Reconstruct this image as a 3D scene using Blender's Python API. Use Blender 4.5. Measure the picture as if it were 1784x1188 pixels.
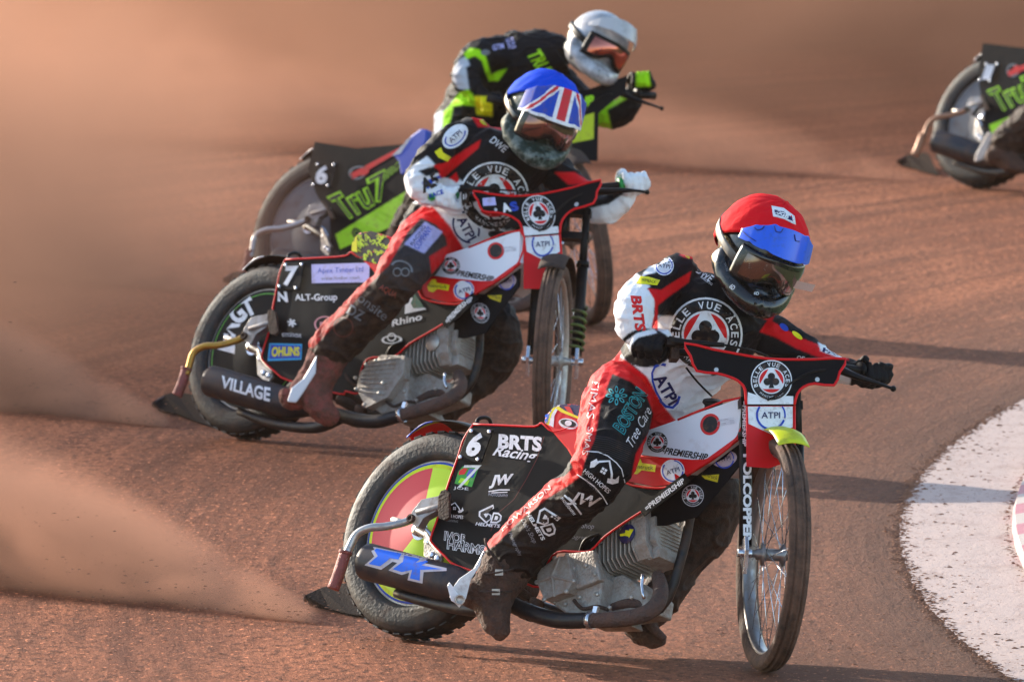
import bpy, bmesh, math, random
import numpy as np
from mathutils import Vector, Matrix, noise, geometry
from mathutils.bvhtree import BVHTree
random.seed(7)
R=math.radians
for o in list(bpy.data.objects): bpy.data.objects.remove(o)
S=bpy.context.scene; C=S.collection
# ---------------------------------------------------------------- camera, sky, sun, exposure
FPX=19800.0; CAMH=3.815; PITCH=R(4.80)
FWD=Vector((0,math.cos(PITCH),-math.sin(PITCH))); UP=Vector((0,math.sin(PITCH),math.cos(PITCH))); RT=Vector((1,0,0)); CAM=Vector((0,0,CAMH))
cd=bpy.data.cameras.new('camera'); co=bpy.data.objects.new('camera',cd); C.objects.link(co); S.camera=co
co.location=CAM; co.rotation_euler=(R(90)-PITCH,0,0)
cd.sensor_width=36; cd.lens=FPX/1784*36; cd.clip_start=1; cd.clip_end=2000
cd.dof.use_dof=True; cd.dof.focus_distance=34.2; cd.dof.aperture_fstop=11
SUN_AZ=R(-45); SUN_EL=R(17)     # azimuth measured from +Y (away from camera) towards +X
sd=Vector((math.sin(SUN_AZ)*math.cos(SUN_EL),math.cos(SUN_AZ)*math.cos(SUN_EL),math.sin(SUN_EL)))
w=bpy.data.worlds.new('World'); S.world=w; w.use_nodes=True; nt=w.node_tree
sky=nt.nodes.new('ShaderNodeTexSky'); sky.sky_type='NISHITA'; sky.sun_disc=False; sky.sun_elevation=SUN_EL; sky.sun_rotation=SUN_AZ
bg=nt.nodes['Background']; bg.inputs[1].default_value=0.15; nt.links.new(sky.outputs[0],bg.inputs[0])
sl=bpy.data.lights.new('sun','SUN'); sl.energy=3.2; sl.angle=R(0.5); sl.color=(1,.90,.76)
so=bpy.data.objects.new('sun',sl); C.objects.link(so); so.rotation_euler=sd.to_track_quat('Z','Y').to_euler()
S.view_settings.view_transform='Standard'; S.view_settings.look='None'; S.view_settings.gamma=1; S.view_settings.exposure=1.45
S.render.engine='CYCLES'
S.cycles.volume_step_rate=0.9; S.cycles.volume_max_steps=128
# ---------------------------------------------------------------- projection helpers
def ray(x,y): return FWD+RT*((x-892)/FPX)+UP*((594-y)/FPX)
def at(x,y,D): return CAM+ray(x,y)*D
def ground(x,y,z=0.0):
    r=ray(x,y); return CAM+r*((z-CAMH)/r.z)
def toplane(x,y,O,N):
    r=ray(x,y); return CAM+r*((O-CAM).dot(N)/r.dot(N))
def topx(P):
    v=P-CAM; d=v.dot(FWD); return (892+FPX*v.x/d, 594-FPX*v.dot(UP)/d, d)
def srgb(h):
    h=h.lstrip('#'); c=[int(h[i:i+2],16)/255 for i in (0,2,4)]
    return tuple((v/12.92 if v<=.04045 else ((v+.055)/1.055)**2.4) for v in c)
# ---------------------------------------------------------------- materials
MATS={}
def nd(nt,t,**k):
    n=nt.nodes.new(t)
    for a,b in k.items(): setattr(n,a,b)
    return n
def pick(m): return m
def mat(name,col,rough=.5,metal=0.,dirt=0.,dcol='#5a3c2a',dscale=18,bump=0.,bscale=120,attr=False,coat=0.,spec=.5,stretch=None):
    if name in MATS: return MATS[name]
    m=bpy.data.materials.new(name); m.use_nodes=True; nt=m.node_tree; L=nt.links
    b=nt.nodes['Principled BSDF']; b.inputs['Roughness'].default_value=rough; b.inputs['Metallic'].default_value=metal
    b.inputs['Coat Weight'].default_value=coat; b.inputs['Specular IOR Level'].default_value=spec
    c=srgb(col) if isinstance(col,str) else col
    tc=nd(nt,'ShaderNodeTexCoord'); src=None
    if attr:
        a=nd(nt,'ShaderNodeVertexColor',layer_name='Col'); src=a.outputs[0]
    n1=nd(nt,'ShaderNodeTexNoise'); n1.inputs['Scale'].default_value=dscale; n1.inputs['Detail'].default_value=8; n1.inputs['Roughness'].default_value=.68
    L.new(tc.outputs['Object'],n1.inputs['Vector'])
    rp=nd(nt,'ShaderNodeMapRange'); rp.inputs[1].default_value=.62-.42*dirt; rp.inputs[2].default_value=.80-.2*dirt; rp.inputs[4].default_value=min(1,.35+dirt)
    L.new(n1.outputs[0],rp.inputs[0])
    mx=nd(nt,'ShaderNodeMix',data_type='RGBA'); mx.inputs[6].default_value=(*c,1); mx.inputs[7].default_value=(*srgb(dcol),1)
    if src: L.new(src,mx.inputs[6])
    if attr:
        ma=nd(nt,'ShaderNodeMath',operation='MAXIMUM'); mu=nd(nt,'ShaderNodeMath',operation='MULTIPLY')
        r2=nd(nt,'ShaderNodeMapRange'); r2.inputs[1].default_value=.30; r2.inputs[2].default_value=.62
        n3=nd(nt,'ShaderNodeTexNoise'); n3.inputs['Scale'].default_value=30; n3.inputs['Detail'].default_value=9; n3.inputs['Roughness'].default_value=.75
        L.new(tc.outputs['Object'],n3.inputs['Vector']); L.new(n3.outputs[0],r2.inputs[0])
        L.new(a.outputs[1],mu.inputs[0]); L.new(r2.outputs[0],mu.inputs[1]); L.new(mu.outputs[0],ma.inputs[0]); L.new(rp.outputs[0],ma.inputs[1]); L.new(ma.outputs[0],mx.inputs[0])
    elif dirt>0: L.new(rp.outputs[0],mx.inputs[0])
    else: mx.inputs[0].default_value=0
    L.new(mx.outputs[2],b.inputs['Base Color'])
    if metal>0 and dirt>0:
        mm=nd(nt,'ShaderNodeMapRange'); mm.inputs[3].default_value=metal; mm.inputs[4].default_value=0; L.new(rp.outputs[0],mm.inputs[0]); L.new(mm.outputs[0],b.inputs['Metallic'])
    if dirt>0:
        mr=nd(nt,'ShaderNodeMapRange'); mr.inputs[3].default_value=rough; mr.inputs[4].default_value=.9; L.new(rp.outputs[0],mr.inputs[0]); L.new(mr.outputs[0],b.inputs['Roughness'])
    if bump>0:
        n2=nd(nt,'ShaderNodeTexNoise'); n2.inputs['Scale'].default_value=bscale; n2.inputs['Detail'].default_value=5; L.new(tc.outputs['Object'],n2.inputs['Vector'])
        bp=nd(nt,'ShaderNodeBump'); bp.inputs['Strength'].default_value=min(1,bump); bp.inputs['Distance'].default_value=.01*max(1,bump); L.new(n2.outputs[0],bp.inputs['Height']); L.new(bp.outputs[0],b.inputs['Normal'])
    MATS[name]=m; return m
PAL={'k':'#0d0e12','w':'#e6e6ea','r':'#d80f18','y':'#e8dd08','n':'#151a52','b':'#0c3fb0','lb':'#1a6eea','t':'#1c9aa2','g':'#2f9a35','lime':'#a6e410','gr':'#6d7076','dg':'#2a2b30','o':'#e0521a','pk':'#c9828e','sil':'#b9bcc4','dr':'#5b0a0c','lil':'#b9b4e6','br':'#4b3326','red2':'#b3121a'}
def ink(k): return mat('ink_'+k,PAL.get(k,k),rough=.5,dirt=.26,dcol='#7a5c48',dscale=42,spec=.3)
M_black=mat('black_plastic','#0a0a0c',.45,0,.22,'#3a2a20',22,spec=.18)
M_panel=mat('black_panel_sheet','#08090d',.5,0,.10,'#33241c',9,bump=.12,bscale=14,spec=.1)
M_red=mat('red_trim','#d80c16',.45,0,.10,'#7a3a28',20,spec=.25)
M_white=mat('white_sheet','#dfe0e8',.35,0,.1,'#a58a78',8)
M_tyre=mat('rubber','#141416',.62,0,.34,'#5c463a',16,bump=.25,bscale=90)
M_tyref=mat('dusty_rubber','#1d1815',.8,0,.85,'#6d5040',16,bump=.5,bscale=130)
M_alu=mat('cast_alloy_dusty','#bdb6ae',.40,.6,.34,'#806857',22,bump=.3,bscale=160)
M_eng=mat('dusty_engine_alloy','#a9a19a',.45,.4,.5,'#866f5d',30,bump=.6,bscale=130)
M_steel=mat('polished_steel','#c6c8cf',.25,.95,.12,'#6a5446',30)
M_pipe=mat('black_exhaust','#1d1e22',.42,.3,.3,'#4e3a2e',24,bump=.1,bscale=90)
M_mudpipe=mat('muddy_pipe','#3a3230',.5,.2,.78,'#63453a',26,bump=.9,bscale=120)
M_mud=mat('caked_mud','#4d3529',.85,0,.75,'#6e4c3c',40,bump=1.0,bscale=130)
M_darkmud=mat('dark_mud','#2c1f19',.85,0,.6,'#4e362a',30,bump=.9,bscale=110)
M_rust=mat('rusty_red_sleeve','#8e4a44',.5,.2,.45,'#6b4436',34,bump=.5,bscale=150)
M_flap=mat('dark_flap','#1b0e08',.9,0,.2,'#341c10',24,bump=.6,bscale=90,spec=.1)
M_carbon=mat('carbon_shell','#0d0f11',.25,0,.2,'#3a3632',30,coat=.4)
M_glove=mat('glove_black','#0a0a0c',.6,0,.15,'#3a2c26',40,bump=.6,bscale=260)
def lensmat():
    m=mat('mirror_lens','#7d6f69',.12,.9,.12,'#4a3a32',40); return m
M_lens=lensmat()
# ---------------------------------------------------------------- mesh builder
class G:
    def __init__(s): s.v=[]; s.f=[]; s.m=[]; s.mats=[]; s.sm=[]
    def mi(s,m):
        if m not in s.mats: s.mats.append(m)
        return s.mats.index(m)
    def add(s,vs,fs,m,smooth=False):
        b=len(s.v); s.v+= [Vector(v) for v in vs]; k=s.mi(m)
        for f in fs: s.f.append([b+i for i in f]); s.m.append(k); s.sm.append(smooth)
    def prism(s,pts,vec,m):
        n=len(pts); vs=list(pts)+[p+vec for p in pts]
        tri=geometry.tessellate_polygon([pts])
        fs=[tuple(t) for t in tri]+[tuple(n+i for i in reversed(t)) for t in tri]+[(i,(i+1)%n,n+(i+1)%n,n+i) for i in range(n)]
        s.add(vs,fs,m)
    def box(s,c,ax,ay,az,m):
        vs=[c+ax*i+ay*j+az*k for i in(-1,1) for j in(-1,1) for k in(-1,1)]
        s.add(vs,[(0,1,3,2),(4,6,7,5),(0,4,5,1),(2,3,7,6),(0,2,6,4),(1,5,7,3)],m)
    def loft(s,rings,m,cap=True,smooth=True,closed=False):
        n=len(rings[0]); vs=[p for r in rings for p in r]; fs=[]
        K=len(rings)
        for k in range(K if closed else K-1):
            a=k*n; b=((k+1)%K)*n
            for i in range(n): fs.append((a+i,a+(i+1)%n,b+(i+1)%n,b+i))
        s.add(vs,fs,m,smooth)
        if cap and not closed:
            s.add(rings[0],[tuple(range(n))],m); s.add(rings[-1],[tuple(range(n-1,-1,-1))],m)
    def tube(s,path,rad,m,n=12,sub=4,cap=True,flat=1.0,closed=False):
        P=[Vector(p) for p in path]; rr=rad if isinstance(rad,(list,tuple)) else [rad]*len(P)
        if sub>1 and len(P)>2:
            Q=[];q=[]
            for i in range(len(P)-1):
                p0=P[max(i-1,0)];p1=P[i];p2=P[i+1];p3=P[min(i+2,len(P)-1)]
                for k in range(sub):
                    t=k/sub; Q.append(.5*((2*p1)+(p2-p0)*t+(2*p0-5*p1+4*p2-p3)*t*t+(3*p1-p0-3*p2+p3)*t**3)); q.append(rr[i]*(1-t)+rr[i+1]*t)
            Q.append(P[-1]); q.append(rr[-1]); P,rr=Q,q
        rings=[]; prev=None
        for i,p in enumerate(P):
            t=(P[min(i+1,len(P)-1)]-P[max(i-1,0)]).normalized()
            if prev is None:
                a=Vector((0,0,1)) if abs(t.z)<.9 else Vector((1,0,0)); u=t.cross(a).normalized()
            else: u=(prev-t*prev.dot(t)).normalized()
            prev=u; v=t.cross(u)
            rings.append([p+(u*math.cos(a)+v*math.sin(a)*flat)*rr[i] for a in [2*math.pi*k/n for k in range(n)]])
        s.loft(rings,m,cap)
    def ball(s,c,rx,ry,rz,m,A=None,n=20):
        A=A or (Vector((1,0,0)),Vector((0,1,0)),Vector((0,0,1)))
        vs=[];fs=[];h=n//2
        for j in range(h+1):
            th=math.pi*j/h
            for i in range(n):
                ph=2*math.pi*i/n; vs.append(c+A[0]*rx*math.sin(th)*math.cos(ph)+A[1]*ry*math.sin(th)*math.sin(ph)+A[2]*rz*math.cos(th))
        for j in range(h):
            for i in range(n): fs.append((j*n+i,(j+1)*n+i,(j+1)*n+(i+1)%n,j*n+(i+1)%n))
        s.add(vs,fs,m,True)
    def lathe(s,c,ax,prof,m,n=64,smooth=True,closed=True):
        # prof: list of (radius, offset along ax)
        ax=ax.normalized(); a=Vector((0,0,1)) if abs(ax.z)<.9 else Vector((1,0,0)); u=ax.cross(a).normalized(); v=ax.cross(u)
        rings=[[c+(u*math.cos(t)+v*math.sin(t))*r+ax*h for (r,h) in prof] for t in [2*math.pi*k/n for k in range(n)]]
        K=len(prof); vs=[p for r in rings for p in r]; fs=[]
        for k in range(n):
            b=((k+1)%n)*K
            for i in range(K if closed else K-1): fs.append((k*K+i,k*K+(i+1)%K,b+(i+1)%K,b+i))
        s.add(vs,fs,m,smooth)
    def obj(s,name,parent=None,root=None,bevel=0,merge=True):
        me=bpy.data.meshes.new(name); me.from_pydata(s.v,[],s.f)
        for m in s.mats: me.materials.append(m)
        me.polygons.foreach_set('material_index',s.m); me.polygons.foreach_set('use_smooth',s.sm)
        bm=bmesh.new(); bm.from_mesh(me)
        if merge: bmesh.ops.remove_doubles(bm,verts=bm.verts,dist=2e-5)
        bmesh.ops.recalc_face_normals(bm,faces=bm.faces)
        bm.to_mesh(me); bm.free(); me.update()
        o=bpy.data.objects.new(name,me); C.objects.link(o)
        if parent is not None:
            o.parent=parent
            if parent.type=='EMPTY': o.matrix_parent_inverse=Matrix.Translation(-parent.location)
        if bevel>0:
            b=o.modifiers.new('b','BEVEL'); b.width=bevel; b.segments=2; b.limit_method='ANGLE'; b.angle_limit=R(40)
        return o
def tag(o,label=None,cat=None,group=None,kind=None):
    if label: o['label']=label
    if cat: o['category']=cat
    if group: o['group']=group
    if kind: o['kind']=kind
    return o
def empty(name,loc,label,cat,group=None):
    o=bpy.data.objects.new(name,None); C.objects.link(o); o.location=loc; o.empty_display_size=.2
    return tag(o,label,cat,group)
def remesh(g,name,voxel,parent,mats,smooth=6,disp=None):
    """fuse everything collected in g into one continuous surface"""
    o=g.obj('tmp',merge=False); md=o.modifiers.new('r','REMESH'); md.mode='VOXEL'; md.voxel_size=voxel
    sm=o.modifiers.new('s','SMOOTH'); sm.iterations=smooth; sm.factor=.5
    bpy.context.view_layer.update()
    ev=o.evaluated_get(bpy.context.evaluated_depsgraph_get()); me=bpy.data.meshes.new_from_object(ev); me.name=name
    bpy.data.objects.remove(o)
    me.materials.clear()
    for m in mats: me.materials.append(m)
    me.polygons.foreach_set('material_index',[0]*len(me.polygons)); me.polygons.foreach_set('use_smooth',[True]*len(me.polygons))
    if disp:
        no=np.empty(len(me.vertices)*3); me.vertices.foreach_get('normal',no); no=no.reshape(-1,3)
        for i,v in enumerate(me.vertices): 
            v.co=v.co+Vector(no[i])*disp(v.co)
    me.update()
    r=bpy.data.objects.new(name,me); C.objects.link(r); r.parent=parent
    if parent is not None and parent.type=='EMPTY': r.matrix_parent_inverse=Matrix.Translation(-parent.location)
    return r
def proj_np(me):
    n=len(me.vertices); co_=np.empty(n*3); me.vertices.foreach_get('co',co_); P=co_.reshape(-1,3)-np.array(CAM)
    d=P@np.array(FWD); return 892+FPX*P[:,0]/d, 594-FPX*(P@np.array(UP))/d
def inpoly(x,y,poly):
    c=np.zeros(len(x),bool); n=len(poly)
    for i in range(n):
        x1,y1=poly[i]; x2,y2=poly[i-1]
        if y1==y2: continue
        c^=((y1>y)!=(y2>y))&(x<(x2-x1)*(y-y1)/(y2-y1)+x1)
    return c
def paint(o,base,zones,mudz=(),mud0=.0):
    """cloth colours as a colour attribute; zones are (colour, polygon); alpha = how muddy"""
    me=o.data; x,y=proj_np(me); n=len(x); acc=np.zeros((n,3)); am=np.zeros(n)
    J=[(0,0),(1.1,.5),(-.5,1.1),(-1.1,-.5),(.5,-1.1)]
    for jx,jy in J:
        c=np.tile(np.array(srgb(PAL[base])),(n,1)); a=np.full(n,mud0)
        for k,pl in zones: c[inpoly(x+jx,y+jy,pl)]=srgb(PAL.get(k,k))
        for v,pl in mudz: a[inpoly(x+jx*9,y+jy*9,pl)]=v
        acc+=c; am+=a
    ca=me.color_attributes.new(name='Col',type='FLOAT_COLOR',domain='POINT')
    ca.data.foreach_set('color',np.concatenate([acc/5,(am/5)[:,None]],1).astype(np.float32).ravel())
# ---------------------------------------------------------------- prints and lettering laid on a surface
TXT={}
def textmesh(s,bold=0.0):
    k=(s,bold)
    if k in TXT: return TXT[k]
    cu=bpy.data.curves.new('t','FONT'); cu.body=s; cu.offset=bold; cu.resolution_u=3
    o=bpy.data.objects.new('t',cu); C.objects.link(o); bpy.context.view_layer.update()
    me=bpy.data.meshes.new_from_object(o.evaluated_get(bpy.context.evaluated_depsgraph_get()))
    vs=[(v.co.x,v.co.y) for v in me.vertices]; fs=[tuple(p.vertices) for p in me.polygons]
    bpy.data.objects.remove(o); bpy.data.curves.remove(cu); bpy.data.meshes.remove(me)
    xs=[v[0] for v in vs] or [0]; ys=[v[1] for v in vs] or [0]
    TXT[k]=(vs,fs,min(xs),max(xs),min(ys),max(ys)); return TXT[k]
def T(s,cx,cy,w,h,ang=0,col='w',shear=0,bold=.02,lay=0):
    """text block: width w and height h in px, ang = clockwise turn in degrees"""
    vs,fs,x0,x1,y0,y1=textmesh(s,bold); a=R(ang); out=[]
    for x,y in vs:
        u=((x-x0)/(x1-x0)-.5)*w; v=((y-y0)/(y1-y0)-.5)*h; u+=v*shear
        out.append((cx+u*math.cos(a)+v*math.sin(a), cy+u*math.sin(a)-v*math.cos(a)))
    return (out,fs,col,lay)
def TO(s,cx,cy,w,h,ang=0,col='w',inner='k',shear=0,lay=0):   # outlined lettering
    return [T(s,cx,cy,w*1.02,h*1.06,ang,col,shear,.05,lay),T(s,cx,cy,w*.985,h*.93,ang,inner,shear,-.002,lay+1)]
def PG(pts,col,lay=0):
    p=[Vector((x,y,0)) for x,y in pts]; return ([(x,y) for x,y in pts],[tuple(t) for t in geometry.tessellate_polygon([p])],col,lay)
def EL(cx,cy,rx,ry=None,col='w',lay=0,ang=0,a0=0,a1=360,rin=0,n=36):
    ry=ry or rx; a=R(ang); P=[]
    def q(t,k): u=rx*k*math.cos(R(t)); v=ry*k*math.sin(R(t)); return (cx+u*math.cos(a)-v*math.sin(a),cy+u*math.sin(a)+v*math.cos(a))
    ts=[a0+(a1-a0)*i/n for i in range(n+1)]
    if rin: P=[q(t,1) for t in ts]+[q(t,rin) for t in ts]; F=[(i,i+1,n+2+i,n+1+i) for i in range(n)]
    else: P=[(cx,cy)]+[q(t,1) for t in ts]; F=[(0,i+1,i+2) for i in range(n)]
    return (P,F,col,lay)
def LN(pts,w,col,lay=0):
    V=[];F=[]
    for i,(x,y) in enumerate(pts):
        x0,y0=pts[max(i-1,0)]; x1,y1=pts[min(i+1,len(pts)-1)]; l=math.hypot(x1-x0,y1-y0) or 1; nx,ny=-(y1-y0)/l*w/2,(x1-x0)/l*w/2
        V+=[(x+nx,y+ny),(x-nx,y-ny)]
    for i in range(len(pts)-1): F.append((2*i,2*i+1,2*i+3,2*i+2))
    return (V,F,col,lay)
def xf(shapes,f):
    return [([f(x,y) for x,y in v],fs,c,l) for v,fs,c,l in shapes]
def club(cx,cy,r,col='k',lay=2):
    return [EL(cx,cy-.42*r,.40*r,col=col,lay=lay),EL(cx-.46*r,cy+.16*r,.40*r,col=col,lay=lay),EL(cx+.46*r,cy+.16*r,.40*r,col=col,lay=lay),
            PG([(cx-.14*r,cy-.2*r),(cx+.14*r,cy-.2*r),(cx+.12*r,cy+.3*r),(cx+.3*r,cy+.85*r),(cx-.3*r,cy+.85*r),(cx-.12*r,cy+.3*r)],col,lay)]
def arct(s,cx,cy,r,h,a0,a1,col='w',lay=3,bold=.02,flip=False):
    out=[]; n=len(s)
    for i,ch in enumerate(s):
        if ch==' ': continue
        a=a0+(a1-a0)*(i+.5)/n; x=cx+r*math.cos(R(a)); y=cy-r*math.sin(R(a))
        out.append(T(ch,x,y,h*(.35 if ch=='I' else .78),h,(90-a) if not flip else (270-a),col,0,bold,lay))
    return out
def roundel(cx,cy,r,lay=0,low=False,text=True):
    out=[EL(cx,cy,r,col='w',lay=lay),EL(cx,cy,r*.945,col='k',lay=lay+1),EL(cx,cy,r*.64,col='w',lay=lay+2)]
    for mid in (150,30,270):
        a0=R(mid-46);a1=R(mid+46); P=[(cx+.58*r*math.cos(a0+(a1-a0)*i/10),cy-.58*r*math.sin(a0+(a1-a0)*i/10)) for i in range(11)]
        out.append(PG(P,'r',lay+3))
    out+=club(cx,cy-.02*r,r*.44,'k',lay+4)
    if text:
        out+=arct('BELLE VUE ACES',cx,cy,r*.79,r*.20,205,-25,lay=lay+2)
        out+=arct('MANCHESTER',cx,cy,r*.79,r*.11,225,315,lay=lay+2,flip=True,bold=0)
    return out
def atpi(cx,cy,r,ang=0,disc=True,lay=0,col='n',w=None):
    o=[EL(cx,cy,r,col='w',lay=lay)] if disc else []
    k=.88 if disc else 1
    o+=[EL(cx,cy,r*k,col='b' if col=='n' else col,lay=lay+1,ang=ang,a0=20,a1=160+75,rin=.86),EL(cx,cy,r*k,col='b' if col=='n' else col,lay=lay+1,ang=ang,a0=-65,a1=12,rin=.90)]
    o.append(T('ATPI',cx,cy,r*1.25,r*.42,ang,col,0,.01,lay+2)); return o
def subdiv(vs,fs,L):
    bm=bmesh.new(); V=[bm.verts.new((x,y,0)) for x,y in vs]
    for f in fs:
        try: bm.faces.new([V[i] for i in f])
        except ValueError: pass
    bmesh.ops.triangulate(bm,faces=bm.faces[:])
    for _ in range(6):
        e=[e for e in bm.edges if e.calc_length()>L]
        if not e: break
        bmesh.ops.subdivide_edges(bm,edges=e,cuts=1); bmesh.ops.triangulate(bm,faces=[f for f in bm.faces if len(f.verts)>3])
    bm.verts.index_update(); r=([(v.co.x,v.co.y) for v in bm.verts],[tuple(v.index for v in f.verts) for f in bm.faces]); bm.free(); return r
def deco(o,shapes,L=9999,off=.0015,step=.0009,f=None,maxjump=.8):
    """lay flat prints on object o's own mesh (they become part of that mesh)"""
    me=o.data
    bm=bmesh.new(); bm.from_mesh(me); bv=BVHTree.FromBMesh(bm)
    lays={}
    for vs,fs,col,lay in shapes:
        if f: vs=[f(x,y) for x,y in vs]
        if L<9000: vs,fs=subdiv(vs,fs,L)
        P=[]
        for x,y in vs:
            d=ray(x,y).normalized(); h=bv.ray_cast(CAM,d)
            if h[0] is None: P.append(None)
            else: P.append(h[0]-d*(off+step*lay))
        m=ink(col); names=[k.name for k in me.materials]
        if m.name not in names: me.materials.append(m); names.append(m.name)
        mi=names.index(m.name)
        BV=[bm.verts.new(p) if p is not None else None for p in P]
        for t in fs:
            if any(P[i] is None for i in t): continue
            q=[P[i] for i in t]
            if max((a-CAM).length for a in q)-min((a-CAM).length for a in q)>maxjump: continue
            try: fc=bm.faces.new([BV[i] for i in t]); fc.material_index=mi; fc.smooth=L<9000
            except ValueError: pass
    loose=[v for v in bm.verts if not v.link_faces]
    bmesh.ops.delete(bm,geom=loose,context='VERTS')
    bm.to_mesh(me); bm.free(); me.update()
def tps(pairs):
    A=np.array([p[0] for p in pairs],float); B=np.array([p[1] for p in pairs],float); n=len(A); sc=300.
    def U(r2): return np.where(r2>1e-9,r2*np.log(r2+1e-12),0)
    K=U(((A[:,None]-A[None])**2).sum(-1)/sc**2)+np.eye(n)*.02; P=np.concatenate([np.ones((n,1)),A],1)
    M=np.zeros((n+3,n+3)); M[:n,:n]=K; M[:n,n:]=P; M[n:,:n]=P.T
    Y=np.concatenate([B,np.zeros((3,2))]); Wt=np.linalg.solve(M,Y)
    def f(x,y):
        k=U(((A-np.array([x,y]))**2).sum(-1)/sc**2); r=k@Wt[:n]+np.array([1,x,y])@Wt[n:]; return (float(r[0]),float(r[1]))
    return f
# ================================================================ THE SETTING
def ground_mat(name,c1,c2,c3,white=False):
    m=bpy.data.materials.new(name); m.use_nodes=True; nt=m.node_tree; L=nt.links; b=nt.nodes['Principled BSDF']; b.inputs['Roughness'].default_value=.95; b.inputs['Specular IOR Level'].default_value=.15
    tc=nd(nt,'ShaderNodeTexCoord'); mp=nd(nt,'ShaderNodeMapping'); mp.inputs['Scale'].default_value=(1,.45,1); mp.inputs['Rotation'].default_value=(0,0,R(8)); L.new(tc.outputs['Object'],mp.inputs['Vector'])
    def noi(sc,det,ro,vec=None):
        n=nd(nt,'ShaderNodeTexNoise'); n.inputs['Scale'].default_value=sc; n.inputs['Detail'].default_value=det; n.inputs['Roughness'].default_value=ro; L.new(vec or mp.outputs[0],n.inputs['Vector']); return n.outputs[0]
    def mr(x,a,b_,lo=0,hi=1):
        n=nd(nt,'ShaderNodeMapRange'); n.inputs[1].default_value=a; n.inputs[2].default_value=b_; n.inputs[3].default_value=lo; n.inputs[4].default_value=hi; L.new(x,n.inputs[0]); return n.outputs[0]
    def mix(f,a,b_):
        n=nd(nt,'ShaderNodeMix',data_type='RGBA'); L.new(f,n.inputs[0])
        for k,v in ((6,a),(7,b_)):
            if isinstance(v,tuple): n.inputs[k].default_value=(*v,1)
            else: L.new(v,n.inputs[k])
        return n.outputs[2]
    sp_=nd(nt,'ShaderNodeVectorMath',operation='SUBTRACT'); L.new(tc.outputs['Object'],sp_.inputs[0]); sp_.inputs[1].default_value=(28.925,36.768,0)
    ln_=nd(nt,'ShaderNodeVectorMath',operation='LENGTH'); L.new(sp_.outputs[0],ln_.inputs[0])
    xy=nd(nt,'ShaderNodeSeparateXYZ'); L.new(sp_.outputs[0],xy.inputs[0]); an=nd(nt,'ShaderNodeMath',operation='ARCTAN2'); L.new(xy.outputs[1],an.inputs[0]); ab=nd(nt,'ShaderNodeMath',operation='ABSOLUTE'); L.new(xy.outputs[0],ab.inputs[0]); L.new(ab.outputs[0],an.inputs[1])
    am=nd(nt,'ShaderNodeMath',operation='MULTIPLY'); L.new(an.outputs[0],am.inputs[0]); am.inputs[1].default_value=2.2
    cb=nd(nt,'ShaderNodeCombineXYZ'); L.new(ln_.outputs['Value'],cb.inputs[0]); L.new(am.outputs[0],cb.inputs[1])
    rut=noi(3.2,7,.62,cb.outputs[0]); rut2=noi(14,4,.6,cb.outputs[0])
    big=mr(noi(.75,5,.6),.40,.60); mid=mr(noi(4,6,.6),.38,.62); fine=noi(30,8,.70); tiny=mr(noi(85,3,.6),.3,.7)
    if white:
        col=mix(mr(noi(9,8,.7),.5,.78),c1,c2); col=mix(mr(noi(60,4,.7,tc.outputs['Object']),.60,.66),col,c3)
    else:
        col=mix(big,c1,c2); col=mix(mr(rut,.44,.62,0,.85),col,c3); col=mix(mr(rut2,.56,.70,0,.5),col,tuple(v*1.25 for v in c2)); col=mix(mr(fine,.42,.66),col,c3); 
        sp=mr(noi(58,2,.5),.63,.69); col=mix(sp,col,tuple(min(1,v*1.9) for v in c2))
        dk=mr(noi(30,5,.7),.55,.62,0,.9); col=mix(dk,col,tuple(v*.45 for v in c1))
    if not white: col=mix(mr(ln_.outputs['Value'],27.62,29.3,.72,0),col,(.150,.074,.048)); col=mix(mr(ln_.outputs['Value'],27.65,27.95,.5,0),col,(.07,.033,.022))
    L.new(col,b.inputs['Base Color'])
    ad=nd(nt,'ShaderNodeMath',operation='MULTIPLY_ADD'); L.new(mid,ad.inputs[0]); ad.inputs[1].default_value=.5; L.new(fine,ad.inputs[2])
    a2=nd(nt,'ShaderNodeMath',operation='MULTIPLY_ADD'); L.new(tiny,a2.inputs[0]); a2.inputs[1].default_value=.18; L.new(ad.outputs[0],a2.inputs[2])
    a3=nd(nt,'ShaderNodeMath',operation='MULTIPLY_ADD'); L.new(rut,a3.inputs[0]); a3.inputs[1].default_value=.2 if white else 2.8; L.new(a2.outputs[0],a3.inputs[2]); a2=a3
    bp=nd(nt,'ShaderNodeBump'); bp.inputs['Strength'].default_value=.4 if white else .8; bp.inputs['Distance'].default_value=.012 if white else .03
    L.new(a2.outputs[0],bp.inputs['Height']); L.new(bp.outputs[0],b.inputs['Normal']); return m
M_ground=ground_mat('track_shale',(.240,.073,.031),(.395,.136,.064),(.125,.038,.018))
M_strip=ground_mat('pale_strip',(.49,.375,.33),(.36,.255,.215),(.20,.12,.092),True)
M_grass=mat('infield_grass','#4a5a2c',.9,0,.4,'#3a4222',3)
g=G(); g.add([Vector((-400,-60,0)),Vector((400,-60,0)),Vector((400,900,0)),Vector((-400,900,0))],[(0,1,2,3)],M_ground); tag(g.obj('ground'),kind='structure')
KC=Vector((28.925,36.768,0)); KR=27.648
def ann(g,r0,z0,r1,z1,m,n=900,a0=0,a1=360):
    vs=[];fs=[]
    for i in range(n+1):
        a=R(a0+(a1-a0)*i/n); d=Vector((math.cos(a),math.sin(a),0))
        wob=.014*noise.noise(Vector((i*.21,0,0)))+.01*noise.noise(Vector((i*.9,3,0))) if r0==KR else 0
        vs+=[KC+d*(r0+wob)+Vector((0,0,z0)),KC+d*r1+Vector((0,0,z1))]
    for i in range(n): fs.append((2*i,2*i+1,2*i+3,2*i+2))
    g.add(vs,fs,m)
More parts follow.
